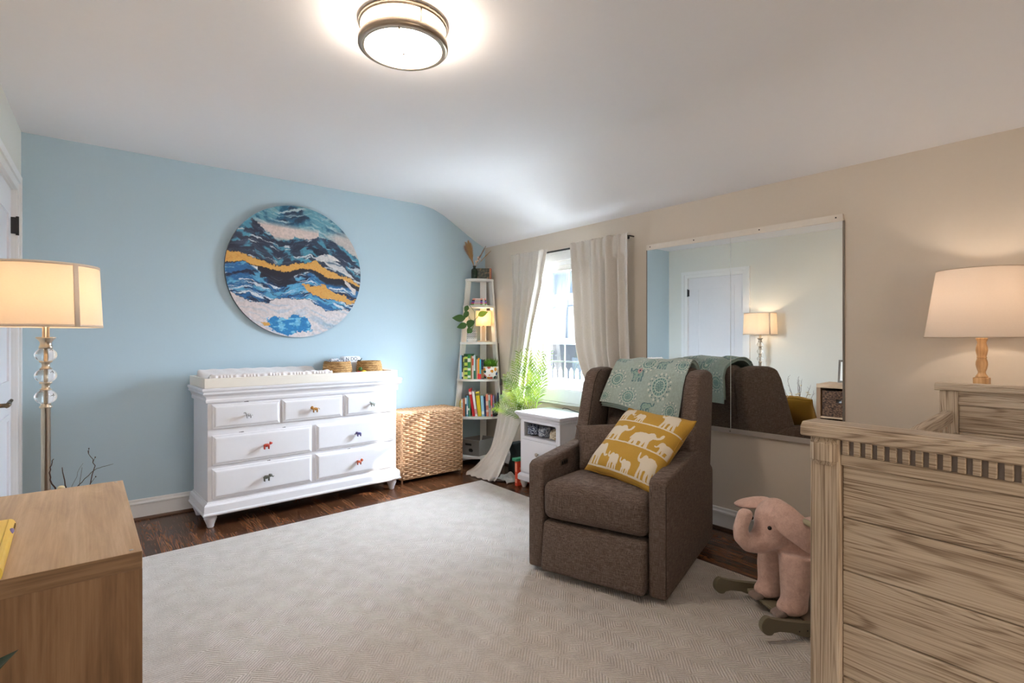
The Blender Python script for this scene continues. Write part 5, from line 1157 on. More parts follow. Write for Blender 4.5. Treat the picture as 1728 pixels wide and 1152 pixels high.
# ------------------------------------------------------------------ crib
cb_ = thing('crib', 'weathered whitewashed wooden crib with dentil trim at the right of the room', 'crib', (1.15, 0.452, RZ), math.radians(-92.5))
WX, WZ, WYm = wash(0), wash(2), wash(1)
CH = 1.036-RZ
def end_panel(y0, y1, x0, front, part):
    """front = -1: its outer face looks to -y"""
    s_ = front; yf = y0 if s_ < 0 else y1
    for X_ in (x0, x0+0.705):
        mb = MB(); mb.box((X_+0.0275, (y0+y1)/2, (CH-0.028)/2), (0.055, y1-y0, CH-0.028), None, 0.004); p_ = obj('post', mb, WZ, cb_)
        mb = MB(); mb.box((X_+0.0275, yf+s_*0.001, CH-0.0560), (0.051, 0.024, 0.054), None, 0.0105, 1)
        if part == 'foot': obj('corner_block', mb, WZ, p_)
        else: mb.bm.free()
    mb = MB(); yc = (y0+y1)/2; hw_ = (y1-y0)/2+0.013
    prof = [(-hw_+0.004, CH-0.028), (-hw_, CH-0.025), (-hw_, CH-0.011), (-hw_+0.004, CH-0.009), (-hw_+0.0045, CH-0.005), (-hw_+0.010, CH), (hw_-0.010, CH), (hw_-0.0045, CH-0.005), (hw_-0.004, CH-0.009), (hw_, CH-0.011), (hw_, CH-0.025), (hw_-0.004, CH-0.028)]
    mb.prism([(yc+a, b) for a, b in prof], x0-0.013, x0+0.773, axis=0, bev=0.0012); obj('cap_rail', mb, WX, cb_)
    ys = yf-s_*0.010
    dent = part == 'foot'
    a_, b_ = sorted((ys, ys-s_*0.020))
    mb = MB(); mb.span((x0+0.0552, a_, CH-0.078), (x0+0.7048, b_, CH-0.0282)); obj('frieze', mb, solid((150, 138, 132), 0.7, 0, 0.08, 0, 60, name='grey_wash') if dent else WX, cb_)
    mb = MB(); a2, b2 = sorted((yf-s_*0.004, yf-s_*0.028)); mb.span((x0+0.0553, a2, CH-0.079), (x0+0.7047, b2, CH-0.058), 0.002); obj('top_rail', mb, WX, cb_)
    n = 33
    for k in range(n if dent else 0):
        X_ = x0+0.060+k*0.01958; mb = MB(); a3, b3 = sorted((ys+s_*0.0002, ys+s_*0.0095)); mb.span((X_, a3, CH-0.0570), (X_+0.0108, b3, CH-0.0290), 0.0012); obj('dentil', mb, WX, cb_)
    z = CH-0.0795; k = 0
    while z > 0.2:
        z2 = max(0.2, z-0.104); mb = MB(); a4, b4 = sorted((yf-s_*0.014, yf-s_*0.028))
        mb.span((x0+0.0554, a4, z2+0.0012), (x0+0.7046, b4, z-0.0002), 0.003)
        mb.bm.transform(Matrix.Translation((-k*0.31, -k*0.07, -k*0.13))); obj('plank', mb, WX, cb_, (k*0.31, k*0.07, k*0.13)); z = z2; k += 1
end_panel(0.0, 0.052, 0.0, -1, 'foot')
end_panel(1.396, 1.448, -0.146, -1, 'head')
def crib_side(xa, xb, sgn):
    """rail from (xa, .052) to (xb, 1.396)"""
    L = math.hypot(xb-xa, 1.344); an = math.atan2(xb-xa, 1.344)
    for nm, z0_, z1_, w_ in (('side_rail', 0.872, 0.918, 0.030), ('side_rail', 0.24, 0.29, 0.026)):
        mb = MB(); mb.box((0, L/2, (z0_+z1_)/2), (w_, L-0.01, z1_-z0_), None, 0.005); obj(nm, mb, WYm, cb_, (xa, 0.052, 0), (0, 0, -an))
    for k in range(19):
        mb = MB(); mb.box((0, 0.05+k*(L-0.10)/18, 0.581), (0.014, 0.026, 0.582), None, 0.003); obj('slat', mb, WZ, cb_, (xa, 0.052, 0), (0, 0, -an))
crib_side(0.0275, -0.1185, 1); crib_side(0.7325, 0.5865, 1)
for (x, y) in ((-0.095, 1.385), ):
    mb = MB(); mb.tube([(-0.095, 1.3958, 0.835), (-0.095, 1.392, 0.835)], 0.006, 14); obj('bolt', mb, M['nickel'], cb_)
mb = MB(); A_ = [mb._v(p) for p in ((0.06, 0.06, 0.42), (0.70, 0.06, 0.42), (0.555, 1.38, 0.42), (-0.085, 1.38, 0.42))]; B_ = [mb._v((v.co.x, v.co.y, 0.44)) for v in A_]
mb.face(B_); mb.face(list(reversed(A_)))
for k in range(4): mb.face([A_[k], A_[(k+1) % 4], B_[(k+1) % 4], B_[k]])
obj('mattress_support', mb, WX, cb_)
mb = MB(); A_ = [mb._v(p) for p in ((0.062, 0.065, 0.4405), (0.695, 0.065, 0.4405), (0.550, 1.375, 0.4405), (-0.083, 1.375, 0.4405))]; B_ = [mb._v((v.co.x, v.co.y, 0.56)) for v in A_]
mb.face(B_); mb.face(list(reversed(A_)))
for k in range(4): mb.face([A_[k], A_[(k+1) % 4], B_[(k+1) % 4], B_[k]])
bmesh.ops.bevel(mb.bm, geom=list(mb.bm.edges), offset=0.02, segments=3, affect='EDGES')
ma = obj('crib_mattress', mb, fabric((236, 232, 226), (224, 220, 214), name='white_sheet_cloth')); ma.matrix_world = Matrix.Translation((1.15, 0.452, RZ)) @ Matrix.Rotation(math.radians(-92.5), 4, 'Z'); tag(ma, 'white crib mattress lying inside the whitewashed crib', 'mattress')

# ------------------------------------------------------------------ table lamp behind the crib, on a chest
ch_ = thing('chest', 'wooden chest hidden behind the crib headboard, carrying the turned table lamp', 'chest', (2.905, 0.30, 0))
mb = MB(); mb.span((-0.19, -0.20, 0.05), (0.19, 0.20, 0.925), 0.003); obj('body', mb, solid((226, 222, 214), 0.5, name='pale_paint'), ch_)
mb = MB(); mb.span((-0.205, -0.215, 0.9252), (0.205, 0.235, 0.945), 0.004); obj('top', mb, solid((226, 222, 214), 0.5, name='pale_paint'), ch_)
for z in (0.08, 0.36, 0.64):
    mb = MB(); mb.span((-0.203, -0.19, z), (-0.1905, 0.19, z+0.265), 0.003); q = obj('drawer', mb, solid((226, 222, 214), 0.5, name='pale_paint'), ch_); mb = MB(); mb.ell((-0.213, 0, z+0.13), (0.012, 0.014, 0.014), 12, 8); obj('knob', mb, M['nickel'], q)
for (x, y) in ((-.16, -.17), (.16, -.17), (-.16, .17), (.16, .17)):
    mb = MB(); mb.box((x, y, 0.025), (0.04, 0.04, 0.05)); obj('foot', mb, solid((226, 222, 214), 0.5, name='pale_paint'), ch_)
tl_ = thing('table_lamp', 'lit table lamp with turned pale wood column and wide linen shade behind the crib', 'lamp', (2.90, 0.470, 0.9455))
ow = grain([(178, 134, 88), (206, 164, 116), (224, 186, 140)], 2, 1.5, 0.45, 'turned_wood', 10, 0.05, 1.2, 40)
z0 = -0.9455
mb = MB(); mb.box((0, 0, 0.010), (0.13, 0.13, 0.02), None, 0.004); mb.box((0, 0, 0.059), (0.050, 0.050, 0.078), None, 0.003); obj('base', mb, ow, tl_)
mb = MB(); mb.lathe([(0, 1.043+z0), (0.021, 1.043+z0), (0.0205, 1.048+z0), (0.014, 1.058+z0), (0.0125, 1.066+z0), (0.0165, 1.080+z0), (0.0195, 1.096+z0), (0.0190, 1.108+z0), (0.0155, 1.120+z0), (0.0150, 1.123+z0), (0.0165, 1.125+z0), (0.0165, 1.128+z0), (0.0150, 1.130+z0), (0.0175, 1.142+z0), (0.0198, 1.156+z0), (0.0190, 1.168+z0), (0.0150, 1.184+z0), (0.0145, 1.190+z0), (0.019, 1.202+z0), (0.019, 1.207+z0), (0.009, 1.209+z0), (0.009, 1.26+z0), (0, 1.26+z0)], 28); obj('column', mb, ow, tl_)
mb = MB(); mb.lathe([(0.150, 1.490+z0), (0.190, 1.210+z0)], 64); mb.lathe([(0.1485, 1.490+z0), (0.1885, 1.210+z0)], 64)
ls = obj('lamp_shade', mb, shade_mat((244, 234, 224), 0.40, sc_=200), tl_)
mb = MB(); 
for r_, z_ in ((0.1495, 1.490), (0.1895, 1.210)): mb.tube([(r_*math.cos(2*PI*k/64), r_*math.sin(2*PI*k/64), z_+z0) for k in range(65)], 0.0022, 6)
obj('shade_trim', mb, solid((206, 190, 172), 0.8, name='trim_tape'), ls)
mb = MB(); 
for k in range(3): a = 2*PI*k/3; mb.tube([(0.01*math.cos(a), 0.01*math.sin(a), 1.45+z0), (0.150*math.cos(a), 0.150*math.sin(a), 1.484+z0)], 0.0018, 5)
mb.tube([(0, 0, 1.26+z0), (0.035, 0, 1.33+z0), (0.035, 0, 1.42+z0), (0, 0, 1.452+z0)], 0.002, 5); mb.tube([(0, 0, 1.26+z0), (-0.035, 0, 1.33+z0), (-0.035, 0, 1.42+z0), (0, 0, 1.452+z0)], 0.002, 5); obj('harp', mb, M['brass'], ls)
bulb(tl_, (0, 0, 1.325+z0), 0.026, 1.3, (1.0, 0.83, 0.66), 4)

# ------------------------------------------------------------------ floor lamp
fl_ = thing('floor_lamp', 'lit floor lamp with clear glass balls and cream drum shade by the door', 'lamp', (-0.122, 2.945, 0.0))
NK = M['nickel']
mb = MB(); mb.lathe([(0, 0), (0.130, 0), (0.134, 0.006), (0.130, 0.018), (0.09, 0.026), (0.03, 0.040), (0.018, 0.060), (0, 0.060)], 48); obj('base', mb, NK, fl_)
mb = MB(); mb.lathe([(0, 0.055), (0.0155, 0.055), (0.0155, 0.912), (0.021, 0.916), (0.021, 0.922), (0.016, 0.926), (0.018, 0.932), (0, 0.932)], 24); mb.lathe([(0.0, 0.90), (0.005, 0.90), (0.005, 1.19), (0.0, 1.19)], 12); obj('pole', mb, NK, fl_)
BZ = (0.961, 1.050, 1.136)
t = NT('clear_glass'); t.set(0.0); t.b.inputs['Transmission Weight'].default_value = 1.0; t.b.inputs['IOR'].default_value = 1.45; t.base((0.98, 0.97, 0.95, 1))
for z in BZ:
    mb = MB(); mb.ell((0, 0, z), (0.037, 0.037, 0.0305), 36, 20); obj('glass_ball', mb, t.m, fl_)
mb = MB()
for z in (1.0055, 1.0935): mb.lathe([(0, z-0.017), (0.020, z-0.017), (0.020, z-0.013), (0.015, z-0.010), (0.013, z), (0.015, z+0.009), (0.021, z+0.012), (0.021, z+0.017), (0, z+0.017)], 24)
obj('collar', mb, NK, fl_)
mb = MB(); mb.lathe([(0, 1.162), (0.022, 1.162), (0.023, 1.170), (0.020, 1.176), (0.019, 1.188), (0.024, 1.198), (0.033, 1.207), (0.033, 1.211), (0.012, 1.211), (0.0115, 1.27), (0, 1.27)], 28); obj('cup', mb, NK, fl_)
mb = MB(); mb.lathe([(0.178, 1.512), (0.190, 1.252)], 72); mb.lathe([(0.1765, 1.512), (0.1885, 1.252)], 72); ls = obj('lamp_shade', mb, shade_mat((250, 238, 222), 0.5, sc_=120), fl_)
mb = MB(); an = math.radians(-57); aw = 0.055
def sh(a, q, off=0.001): r_ = 0.190-0.012*q+off; return (r_*math.cos(a), r_*math.sin(a), 1.2515+0.261*q)
for q0, q1 in ((0, 0.04), (0.96, 1.0)): mb.grid(lambda u, v: sh(2*PI*u, q0+(q1-q0)*v), 72, 2, cu=True)
mb.grid(lambda u, v: sh(an+aw*(u-0.5)*2, v), 5, 2); o_ = obj('shade_trim', mb, shade_mat((240, 226, 210), 0.25, 'trim_cloth'), ls); o_.modifiers.new('t', 'SOLIDIFY').thickness = 0.001
mb = MB()
for k in range(3): a = 2*PI*k/3+0.5; mb.tube([(0.008*math.cos(a), 0.008*math.sin(a), 1.485), (0.177*math.cos(a), 0.177*math.sin(a), 1.508)], 0.0018, 5)
mb.tube([(0, 0, 1.27), (0.035, 0, 1.33), (0.035, 0, 1.45), (0, 0, 1.487)], 0.002, 5); mb.tube([(0, 0, 1.27), (-0.035, 0, 1.33), (-0.035, 0, 1.45), (0, 0, 1.487)], 0.002, 5); obj('harp', mb, NK, ls)
bulb(fl_, (0, 0, 1.345), 0.026, 1.5, WARM, 4)
mb = MB(); lw(mb, 3.02, 3.09, 1.13, 1.245, 0.006, -0.0005); sw = obj('light_switch', mb, solid((238, 236, 230), 0.4, name='switch_plate')); tag(sw, 'white light switch plate on the left wall beside the door', 'switch')
mb = MB(); lw(mb, 3.045, 3.065, 1.165, 1.21, 0.012, 0.005); obj('toggle', mb, solid((238, 236, 230), 0.4, name='switch_plate'), sw)

# ------------------------------------------------------------------ ceiling light
cl_ = thing('ceiling_light', 'round flush ceiling light with two brushed metal rings and frosted white glass', 'ceiling light', (0.978, 1.880, 2.44))
BM = metal((176, 160, 142), 0.3)
mb = MB(); mb.lathe([(0.0, -0.002), (0.165, -0.002), (0.172, -0.006), (0.172, -0.020), (0.166, -0.024), (0.160, -0.022), (0.158, -0.006), (0, -0.006)], 72); obj('upper_ring', mb, BM, cl_)
mb = MB(); mb.lathe([(0.160, -0.070), (0.172, -0.070), (0.174, -0.074), (0.174, -0.092), (0.168, -0.098), (0.150, -0.101), (0.149, -0.098), (0.160, -0.090), (0.160, -0.070)], 72); obj('lower_ring', mb, BM, cl_)
for k in range(3):
    a = math.radians(25+120*k); mb = MB(); mb.tube([(0.166*math.cos(a), 0.166*math.sin(a), -0.022), (0.166*math.cos(a), 0.166*math.sin(a), -0.071)], 0.0035, 8); obj('strut', mb, BM, cl_)
t = NT('lit_frosted_glass'); t.set(0.4); t.base(rgba((250, 248, 240))); t.b.inputs['Emission Color'].default_value = (1.0, 0.85, 0.70, 1); t.b.inputs['Emission Strength'].default_value = 22.0
mb = MB(); mb.lathe([(0.155, -0.008), (0.158, -0.090), (0.146, -0.099), (0.10, -0.106), (0.05, -0.110), (0, -0.111)], 72); obj('diffuser', mb, t.m, cl_)
mb = MB(); mb.ell((-0.085, -0.13, -0.104), (0.004, 0.004, 0.006), 8, 6); mb.ell((0, 0, -0.114), (0.005, 0.005, 0.006), 10, 6); obj('finial', mb, BM, cl_)

# ------------------------------------------------------------------ oak cube shelf
os_ = thing('cube_shelf', 'pale oak cube shelf standing by the left wall in the foreground', 'shelf', (-0.285, 1.47, RZ))
OKX = grain([(166, 136, 106), (184, 154, 122), (200, 172, 142)], 0, 1.1, 0.45, 'oak_laminate', 7, 0.06, 0.9, 60); OKY = grain([(166, 136, 106), (184, 154, 122), (200, 172, 142)], 1, 1.1, 0.45, 'oak_laminate', 7, 0.06, 0.9, 60); OKE = grain([(104, 76, 50), (134, 102, 70), (156, 122, 88)], 0, 1.6, 0.45, 'oak_shaded_edge', 12, 0.06, 0.9, 60); OKZ = grain([(110, 80, 52), (132, 98, 66), (150, 116, 82)], 2, 1.1, 0.45, 'oak_laminate_shaded', 7, 0.06, 0.9, 60)  # OKE and OKZ are darkened oak: shade of the unlit end painted in
SW_, SDp, SH_ = 0.775, 0.39, 0.7065
mb = MB(); mb.span((0, 0, SH_-0.040), (SDp, SW_, SH_), 0.0015); tq = obj('top', mb, OKY, os_)
mb = MB(); mb.span((0.001, -0.0012, SH_-0.0395), (SDp-0.001, 0.0006, SH_-0.0005)); obj('shaded_edge', mb, OKE, tq)  # thin strip added to paint the top's near edge in shade
mb = MB(); mb.span((0, 0, 0), (SDp, SW_, 0.040), 0.0015); obj('bottom', mb, OKY, os_)
for y in (0, SW_-0.040):
    mb = MB(); mb.span((0, y, 0.0402), (SDp, y+0.040, SH_-0.0402), 0.001); obj('side', mb, OKZ, os_)
mb = MB(); mb.span((0, SW_/2-0.008, 0.0403), (SDp-0.002, SW_/2+0.008, SH_-0.0403)); obj('divider', mb, OKZ, os_)
mb = MB(); mb.span((0, 0.0403, SH_/2-0.008), (SDp-0.003, SW_/2-0.0083, SH_/2+0.008)); mb.span((0, SW_/2+0.0083, SH_/2-0.008), (SDp-0.003, SW_-0.0403, SH_/2+0.008)); obj('shelf_board', mb, OKY, os_)
for (x, y) in ((SDp-0.02, 0.02), (SDp-0.02, SW_-0.02)):
    mb = MB(); mb.lathe([(0, 0.0), (0.0045, 0), (0.004, 0.0012), (0, 0.0006)], 14, (x, y, SH_)); obj('screw_cap', mb, metal((190, 190, 190), 0.3), os_)
def woven():
    t = NT('brown_water_hyacinth'); t.set(0.85); vo = t.n('ShaderNodeTexVoronoi'); vo.inputs['Scale'].default_value = 90; t.l(t.coord((1, 0.5, 1)), vo.inputs['Vector'])
    t.base(t.ramp(vo.outputs['Distance'], [(0.1, (132, 100, 74)), (0.5, (84, 58, 42)), (0.8, (44, 30, 22))])); t.bump(vo.outputs['Distance'], -0.8, 0.006); return t.m
WVN = woven(); n_i = 0
cell = (SW_-0.096)/2; ch2 = SH_/2-0.008-0.040
for zi, z in enumerate((0.0405, SH_/2+0.0083)):
    for yi, y in enumerate((0.040, SW_/2+0.008)):
        yy0, yy1 = y+0.012, y+(SW_/2-0.048)-0.012; zz1 = z+ch2-0.03
        mb = MB(); X0_, X1_ = 0.03, 0.372; cy, czz = (yy0+yy1)/2, z+(zz1-z)*0.62; hy, hz_ = 0.026, 0.020
        mb.span((X0_, yy0, z), (X0_+0.012, yy1, zz1), 0.003); mb.span((X0_+0.0121, yy0, z), (X1_-0.0121, yy0+0.012, zz1), 0.003); mb.span((X0_+0.0121, yy1-0.012, z), (X1_-0.0121, yy1, zz1), 0.003); mb.span((X0_+0.0121, yy0+0.0121, z), (X1_-0.0121, yy1-0.0121, z+0.008))
        mb.span((X1_-0.012, yy0, z), (X1_, yy1, czz-hz_)); mb.span((X1_-0.012, yy0, czz+hz_), (X1_, yy1, zz1)); mb.span((X1_-0.012, yy0, czz-hz_+.0002), (X1_, cy-hy, czz+hz_-.0002)); mb.span((X1_-0.012, cy+hy, czz-hz_+.0002), (X1_, yy1, czz+hz_-.0002))
        o_ = obj('storage_basket', mb, WVN, loc=(-0.285, 1.47, RZ+0.0004)); tag(o_, 'brown woven basket in the %s %s cube of the oak shelf' % ('lower' if zi == 0 else 'upper', 'nearer' if yi == 0 else 'farther'), 'basket', 'woven baskets in the oak cube shelf')
        if zi == 1:
            mb = MB(); mb.rbox((0.20, cy, z+0.10), (0.24, 0.22, 0.16), 0.04, 3, (5, 5, 4), lambda p: (p[0]+0.01*math.sin(p[2]*40), p[1], p[2]+0.01*math.sin(p[1]*40))); o2 = obj('folded_linen', mb, fabric((230, 232, 238), (206, 210, 220), name='white_linen'), loc=(-0.285, 1.47, RZ+0.0004)); tag(o2, 'white linen inside the %s upper woven basket' % ('nearer' if yi == 0 else 'farther'), 'linen')
ST = RZ+SH_+0.0004
# yellow book on the shelf
yb = thing('yellow_book', 'thick yellow hardback with rounded spine lying on the oak shelf in the foreground', 'book', (-0.131, 1.815, ST), math.radians(1.0))
ym = solid((240, 200, 84), 0.4, 0, 0.05, name='yellow_cover')
mb = MB(); L_, Wb, Hb = 0.36, 0.27, 0.034
mb.span((-Wb, -L_, 0), (-0.012, 0, 0.003), 0.001); mb.span((-Wb, -L_, Hb-0.003), (-0.012, 0, Hb), 0.001)
pts = [(-0.014, 0)]+[(-0.013+0.013*math.sin(PI*k/10), Hb/2-Hb/2*math.cos(PI*k/10)) for k in range(11)]+[(-0.014, Hb), (-0.014, Hb-0.003), (-0.011, Hb/2), (-0.014, 0.003)]
mb.prism(pts, -L_, 0, axis=1); obj('cover', mb, ym, yb)
mb = MB(); mb.span((-Wb+0.006, -L_+0.005, 0.0031), (-0.014, -0.005, Hb-0.0031)); obj('pages', mb, page, yb)
mb = MB(); mb.ell((-0.004, -0.088, 0.026), (0.006, 0.018, 0.006), 10, 8); obj('flower_print', mb, solid((120, 104, 160), 0.5, name='violet_print'), yb)
mb = MB()
for k in range(4): mb.box((-0.0022, -0.02-0.011*k, 0.022), (0.005, 0.004, 0.008)); mb.box((-0.05, -0.03-0.02*k, Hb+0.0002), (0.02-0.004*(k % 2), 0.006, 0.0006))
obj('print', mb, solid((110, 84, 40), 0.5, name='brown_print'), yb)
# framed picture on the shelf (seen in the mirror)
fr = thing('framed_picture', 'grey wood framed picture of a blue tree in a basket standing on the oak shelf', 'framed picture', (-0.205, 2.035, ST), math.radians(0))
gw = grain([(84, 76, 70), (112, 104, 96), (136, 128, 120)], 2, 1.5, 0.5, 'grey_wood')
TLT = Matrix.Rotation(math.radians(-8), 4, 'Y')
def tb(mb): mb.bm.transform(TLT)
mb = MB(); fw, fh = 0.20, 0.25
mb.span((-0.008, -fw/2, 0.002), (0.008, fw/2, 0.022)); mb.span((-0.008, -fw/2, fh-0.02), (0.008, fw/2, fh)); mb.span((-0.008, -fw/2, 0.0221), (0.008, -fw/2+0.02, fh-0.0201)); mb.span((-0.008, fw/2-0.02, 0.0221), (0.008, fw/2, fh-0.0201)); tb(mb); obj('frame', mb, gw, fr)
mb = MB(); mb.span((-0.004, -fw/2+0.0195, 0.0215), (0.002, fw/2-0.0195, fh-0.0195)); tb(mb); pi_ = obj('picture', mb, solid((240, 240, 238), 0.3, name='paper_white'), fr)
rr = random.Random(3); mb = MB(); mb2 = MB()
for k in range(46):
    a = rr.uniform(0, 2*PI); r_ = 0.05*rr.random()**0.6; mb.box((0.0026, r_*math.cos(a)*1.1, 0.155+r_*math.sin(a)), (0.0008, 0.009, 0.006), Matrix.Rotation(rr.uniform(0, 3), 3, 'X'))
tb(mb); obj('blue_leaves', mb, solid((70, 140, 176), 0.5, 0, 0.4, 0, 40, name='blue_paint'), pi_)
mb2.box((0.0026, 0, 0.085), (0.0007, 0.006, 0.06)); mb2.prism([(-0.028, 0.068), (0.028, 0.068), (0.022, 0.040), (-0.022, 0.040)], 0.0022, 0.003, axis=0); tb(mb2); obj('brown_basket', mb2, solid((150, 130, 110), 0.5, name='brown_paint'), pi_)
mb = MB(); mb.tube([(-0.006, 0, 0.15), (-0.085, 0, 0.0035)], 0.004, 6); obj('stand', mb, gw, fr)
# plant in front of the shelf end, mostly below the frame edge
gp = thing('rubber_plant', 'dark green leafy plant on the floor just in front of the oak shelf end', 'potted plant', (-0.20, 1.14, RZ))
mb = MB(); mb.lathe([(0, 0), (0.075, 0), (0.09, 0.17), (0.094, 0.18), (0.085, 0.18), (0.083, 0.165), (0, 0.16)], 28); obj('pot', mb, solid((190, 186, 180), 0.6, name='stone_pot'), gp)
mb = MB(); mb.tube([(0, 0, 0.15), (0.01, 0.01, 0.36), (0.0, 0.0, 0.62)], 0.006, 8); obj('stem', mb, solid((84, 70, 50), 0.8, name='bark'), gp)
dl = solid((18, 48, 30), 0.25, 0, 0.15, 0, 30, name='dark_leaf')
for (b, d_, L) in (((0, 0, 0.58), (0.8, 0.35, 0.85), 0.16), ((0, 0, 0.5), (-0.6, 0.3, 0.8), 0.17), ((0, 0, 0.45), (0.2, -0.9, 0.4), 0.17), ((0, 0, 0.36), (-0.8, -0.4, 0.3), 0.18), ((0, 0, 0.30), (0.6, -0.5, 0.2), 0.15)):
    mb = MB(); heart_leaf(mb, b, d_, (0, 0, 1), L, L*0.5); obj('leaf', mb, dl, gp)

# ------------------------------------------------------------------ vase of dried branches between the floor lamp and the oak shelf
vz = thing('branch_vase', 'tall teal floor vase of twigs and straw coloured dried flowers behind the oak shelf', 'vase', (-0.055, 2.47, 0.0005))
t = NT('teal_glaze'); t.set(0.15); t.base(rgba((22, 78, 84)))
mb = MB(); mb.lathe([(0, 0), (0.070, 0), (0.085, 0.02), (0.098, 0.14), (0.090, 0.26), (0.062, 0.34), (0.052, 0.37), (0.062, 0.39), (0.056, 0.39), (0.045, 0.365), (0.04, 0.30), (0, 0.29)], 36); obj('vase', mb, t.m, vz)
rr = random.Random(21); bark = solid((66, 44, 38), 0.8, 0, 0.2, 0, 80, name='twig_bark')
def twig(pts, r, m=bark, nm='twig'):
    mb = MB(); P_ = [Vector(p) for p in pts]; fine = []
    for i in range(len(P_)-1):
        for k in range(5): 
            q = k/5; fine.append(P_[i].lerp(P_[i+1], q)+Vector((rr.uniform(-.003, .003), rr.uniform(-.003, .003), 0)))
    fine.append(P_[-1]); n = len(fine); mb.tube(fine, [r*(1-0.75*k/n) for k in range(n)], 6)
    for k in (range(n//2, n-1, 3) if r >= .003 and r < .004 else ()):
        a = rr.uniform(0, 2*PI); e = fine[k]+Vector((math.cos(a)*0.018, math.sin(a)*0.018, 0.022)); mb.tube([fine[k], e], [0.0012, 0.0006], 4); mb.ell(e, (0.002, 0.002, 0.003), 6, 5)
    obj(nm, mb, m, vz)
sd = Vector((0.776, -0.631, 0))
def V3(a, f, z): return tuple(sd*a+Vector((0.631, 0.776, 0))*f+Vector((0, 0, z)))
for pts, r in (([V3(0, 0, .3), V3(-.02, 0, .55), V3(-.015, 0, .63), V3(-.045, 0, .70), V3(-.050, .0, .745), V3(-.035, 0, .775)], .0042), ([V3(0, 0, .3), V3(-.01, .01, .56), V3(-.005, .02, .66), V3(-.022, .02, .74)], .0042), ([V3(0, 0, .3), V3(.01, 0, .56), V3(.05, .0, .68), V3(.10, .02, .735), V3(.155, .03, .75)], .0020), ([V3(0, 0, .3), V3(.03, .01, .58), V3(.05, .02, .74)], .0018), ([V3(0, 0, .3), V3(.01, 0, .58), V3(.03, .0, .68), V3(.07, 0, .76)], .0012),
    ([V3(0, 0, .3), V3(.0, .08, .56), V3(.01, .13, .72), V3(-.01, .12, .78)], .003), ([V3(0, 0, .3), V3(-.06, .06, .52), V3(-.09, .08, .64)], .003), ([V3(0, 0, .3), V3(.03, .12, .52), V3(.04, .18, .64)], .003), ([V3(0, 0, .3), V3(-.02, -.08, .56), V3(-.02, -.12, .68)], .003), ([V3(0, 0, .3), V3(-.02, -.12, .48), V3(-.02, -.15, .62)], .003)): twig(pts, r)
straw = solid((206, 178, 128), 0.9, 0, 0.25, 0.2, 60, name='straw')
mb = MB()
for k in range(170):
    a = rr.uniform(0, 2*PI); r_ = rr.uniform(0.01, 0.035); R_ = rr.uniform(0.05, 0.15); z1 = rr.uniform(0.42, 0.56)
    b = Vector((r_*math.cos(a), r_*math.sin(a), 0.38)); e = Vector((R_*math.cos(a), R_*math.sin(a), z1)); m_ = b.lerp(e, 0.5)+Vector((0, 0, 0.03)); s_ = (e-b).cross(Vector((0, 0, 1))).normalized()*rr.uniform(0.004, 0.010)
    v = [mb._v(b-s_*0.3), mb._v(b+s_*0.3), mb._v(m_+s_), mb._v(m_-s_), mb._v(e)]; mb.face(v[:4]); mb.face([v[3], v[2], v[4]])
obj('dried_leaves', mb, straw, vz)
mb = MB()
for k in range(14):
    a = rr.uniform(0, 2*PI); R_ = rr.uniform(0.04, 0.11); z1 = rr.uniform(0.48, 0.59); c_ = Vector((R_*math.cos(a), R_*math.sin(a), z1)); mb.tube([(0, 0, 0.35), c_], 0.0014, 5)
    for q in range(9):
        aa = 2*PI*q/9; d_ = Vector((math.cos(aa), math.sin(aa), 0.5)).normalized(); s_ = d_.cross(Vector((0, 0, 1))).normalized()*0.007; e1 = c_+d_*0.016; mb.face([mb._v(c_), mb._v(e1+s_), mb._v(c_+d_*0.030), mb._v(e1-s_)])
mb.ell(V3(0, -.01, .675), (0.011, 0.010, 0.008), 10, 6)
obj('dried_flowers', mb, solid((232, 214, 178), 0.9, 0, 0.15, 0, 60, name='cream_petals'), vz)

# ------------------------------------------------------------------ rocking elephant
er = math.atan2(0.51, -0.86)
re_ = thing('rocking_elephant', 'pink plush rocking elephant on olive grey wooden rockers beside the crib', 'rocking toy', (2.454, 0.953, RZ), er)
def plush(c, c2):
    t = NT('pink_plush'); t.set(1.0); t.b.inputs['Sheen Weight'].default_value = 0.5; t.b.inputs['Sheen Roughness'].default_value = 0.4
    f = t.noise(t.coord(), 38, 5, 0.7, 0.6); g = t.noise(t.coord(), 300, 3, 0.7); t.base(t.ramp(t.math('ADD', t.math('MULTIPLY', f, 0.6), t.math('MULTIPLY', g, 0.4)), [(0.38, c2), (0.6, c)])); t.bump(t.math('ADD', t.math('MULTIPLY', f, 0.7), t.math('MULTIPLY', g, 0.5)), 0.7, 0.006); return t.m
PK = plush((232, 198, 184), (208, 168, 154)); OL = solid((112, 104, 84), 0.5, 0, 0.04, name='olive_paint')
mb = MB()
mb.ell((-0.05, 0, 0.305), (0.19, 0.115, 0.110), 32, 18); mb.ell((0.04, 0, 0.30), (0.12, 0.105, 0.115), 28, 16)
mb.ell((0.178, 0, 0.410), (0.083, 0.082, 0.098), 32, 20); mb.ell((0.200, 0, 0.355), (0.075, 0.070, 0.062), 28, 16); mb.ell((0.10, 0, 0.345), (0.10, 0.085, 0.09), 24, 14)
tp_ = [(0.21, 0, 0.345), (0.26, 0, 0.322), (0.305, 0, 0.325), (0.333, 0, 0.352), (0.338, 0, 0.388), (0.328, 0, 0.420), (0.316, 0, 0.445)]
mb.tube(tp_, [0.058, 0.048, 0.040, 0.035, 0.031, 0.030, 0.032], 20); mb.ell((0.315, 0, 0.447), (0.031, 0.033, 0.024), 20, 12)
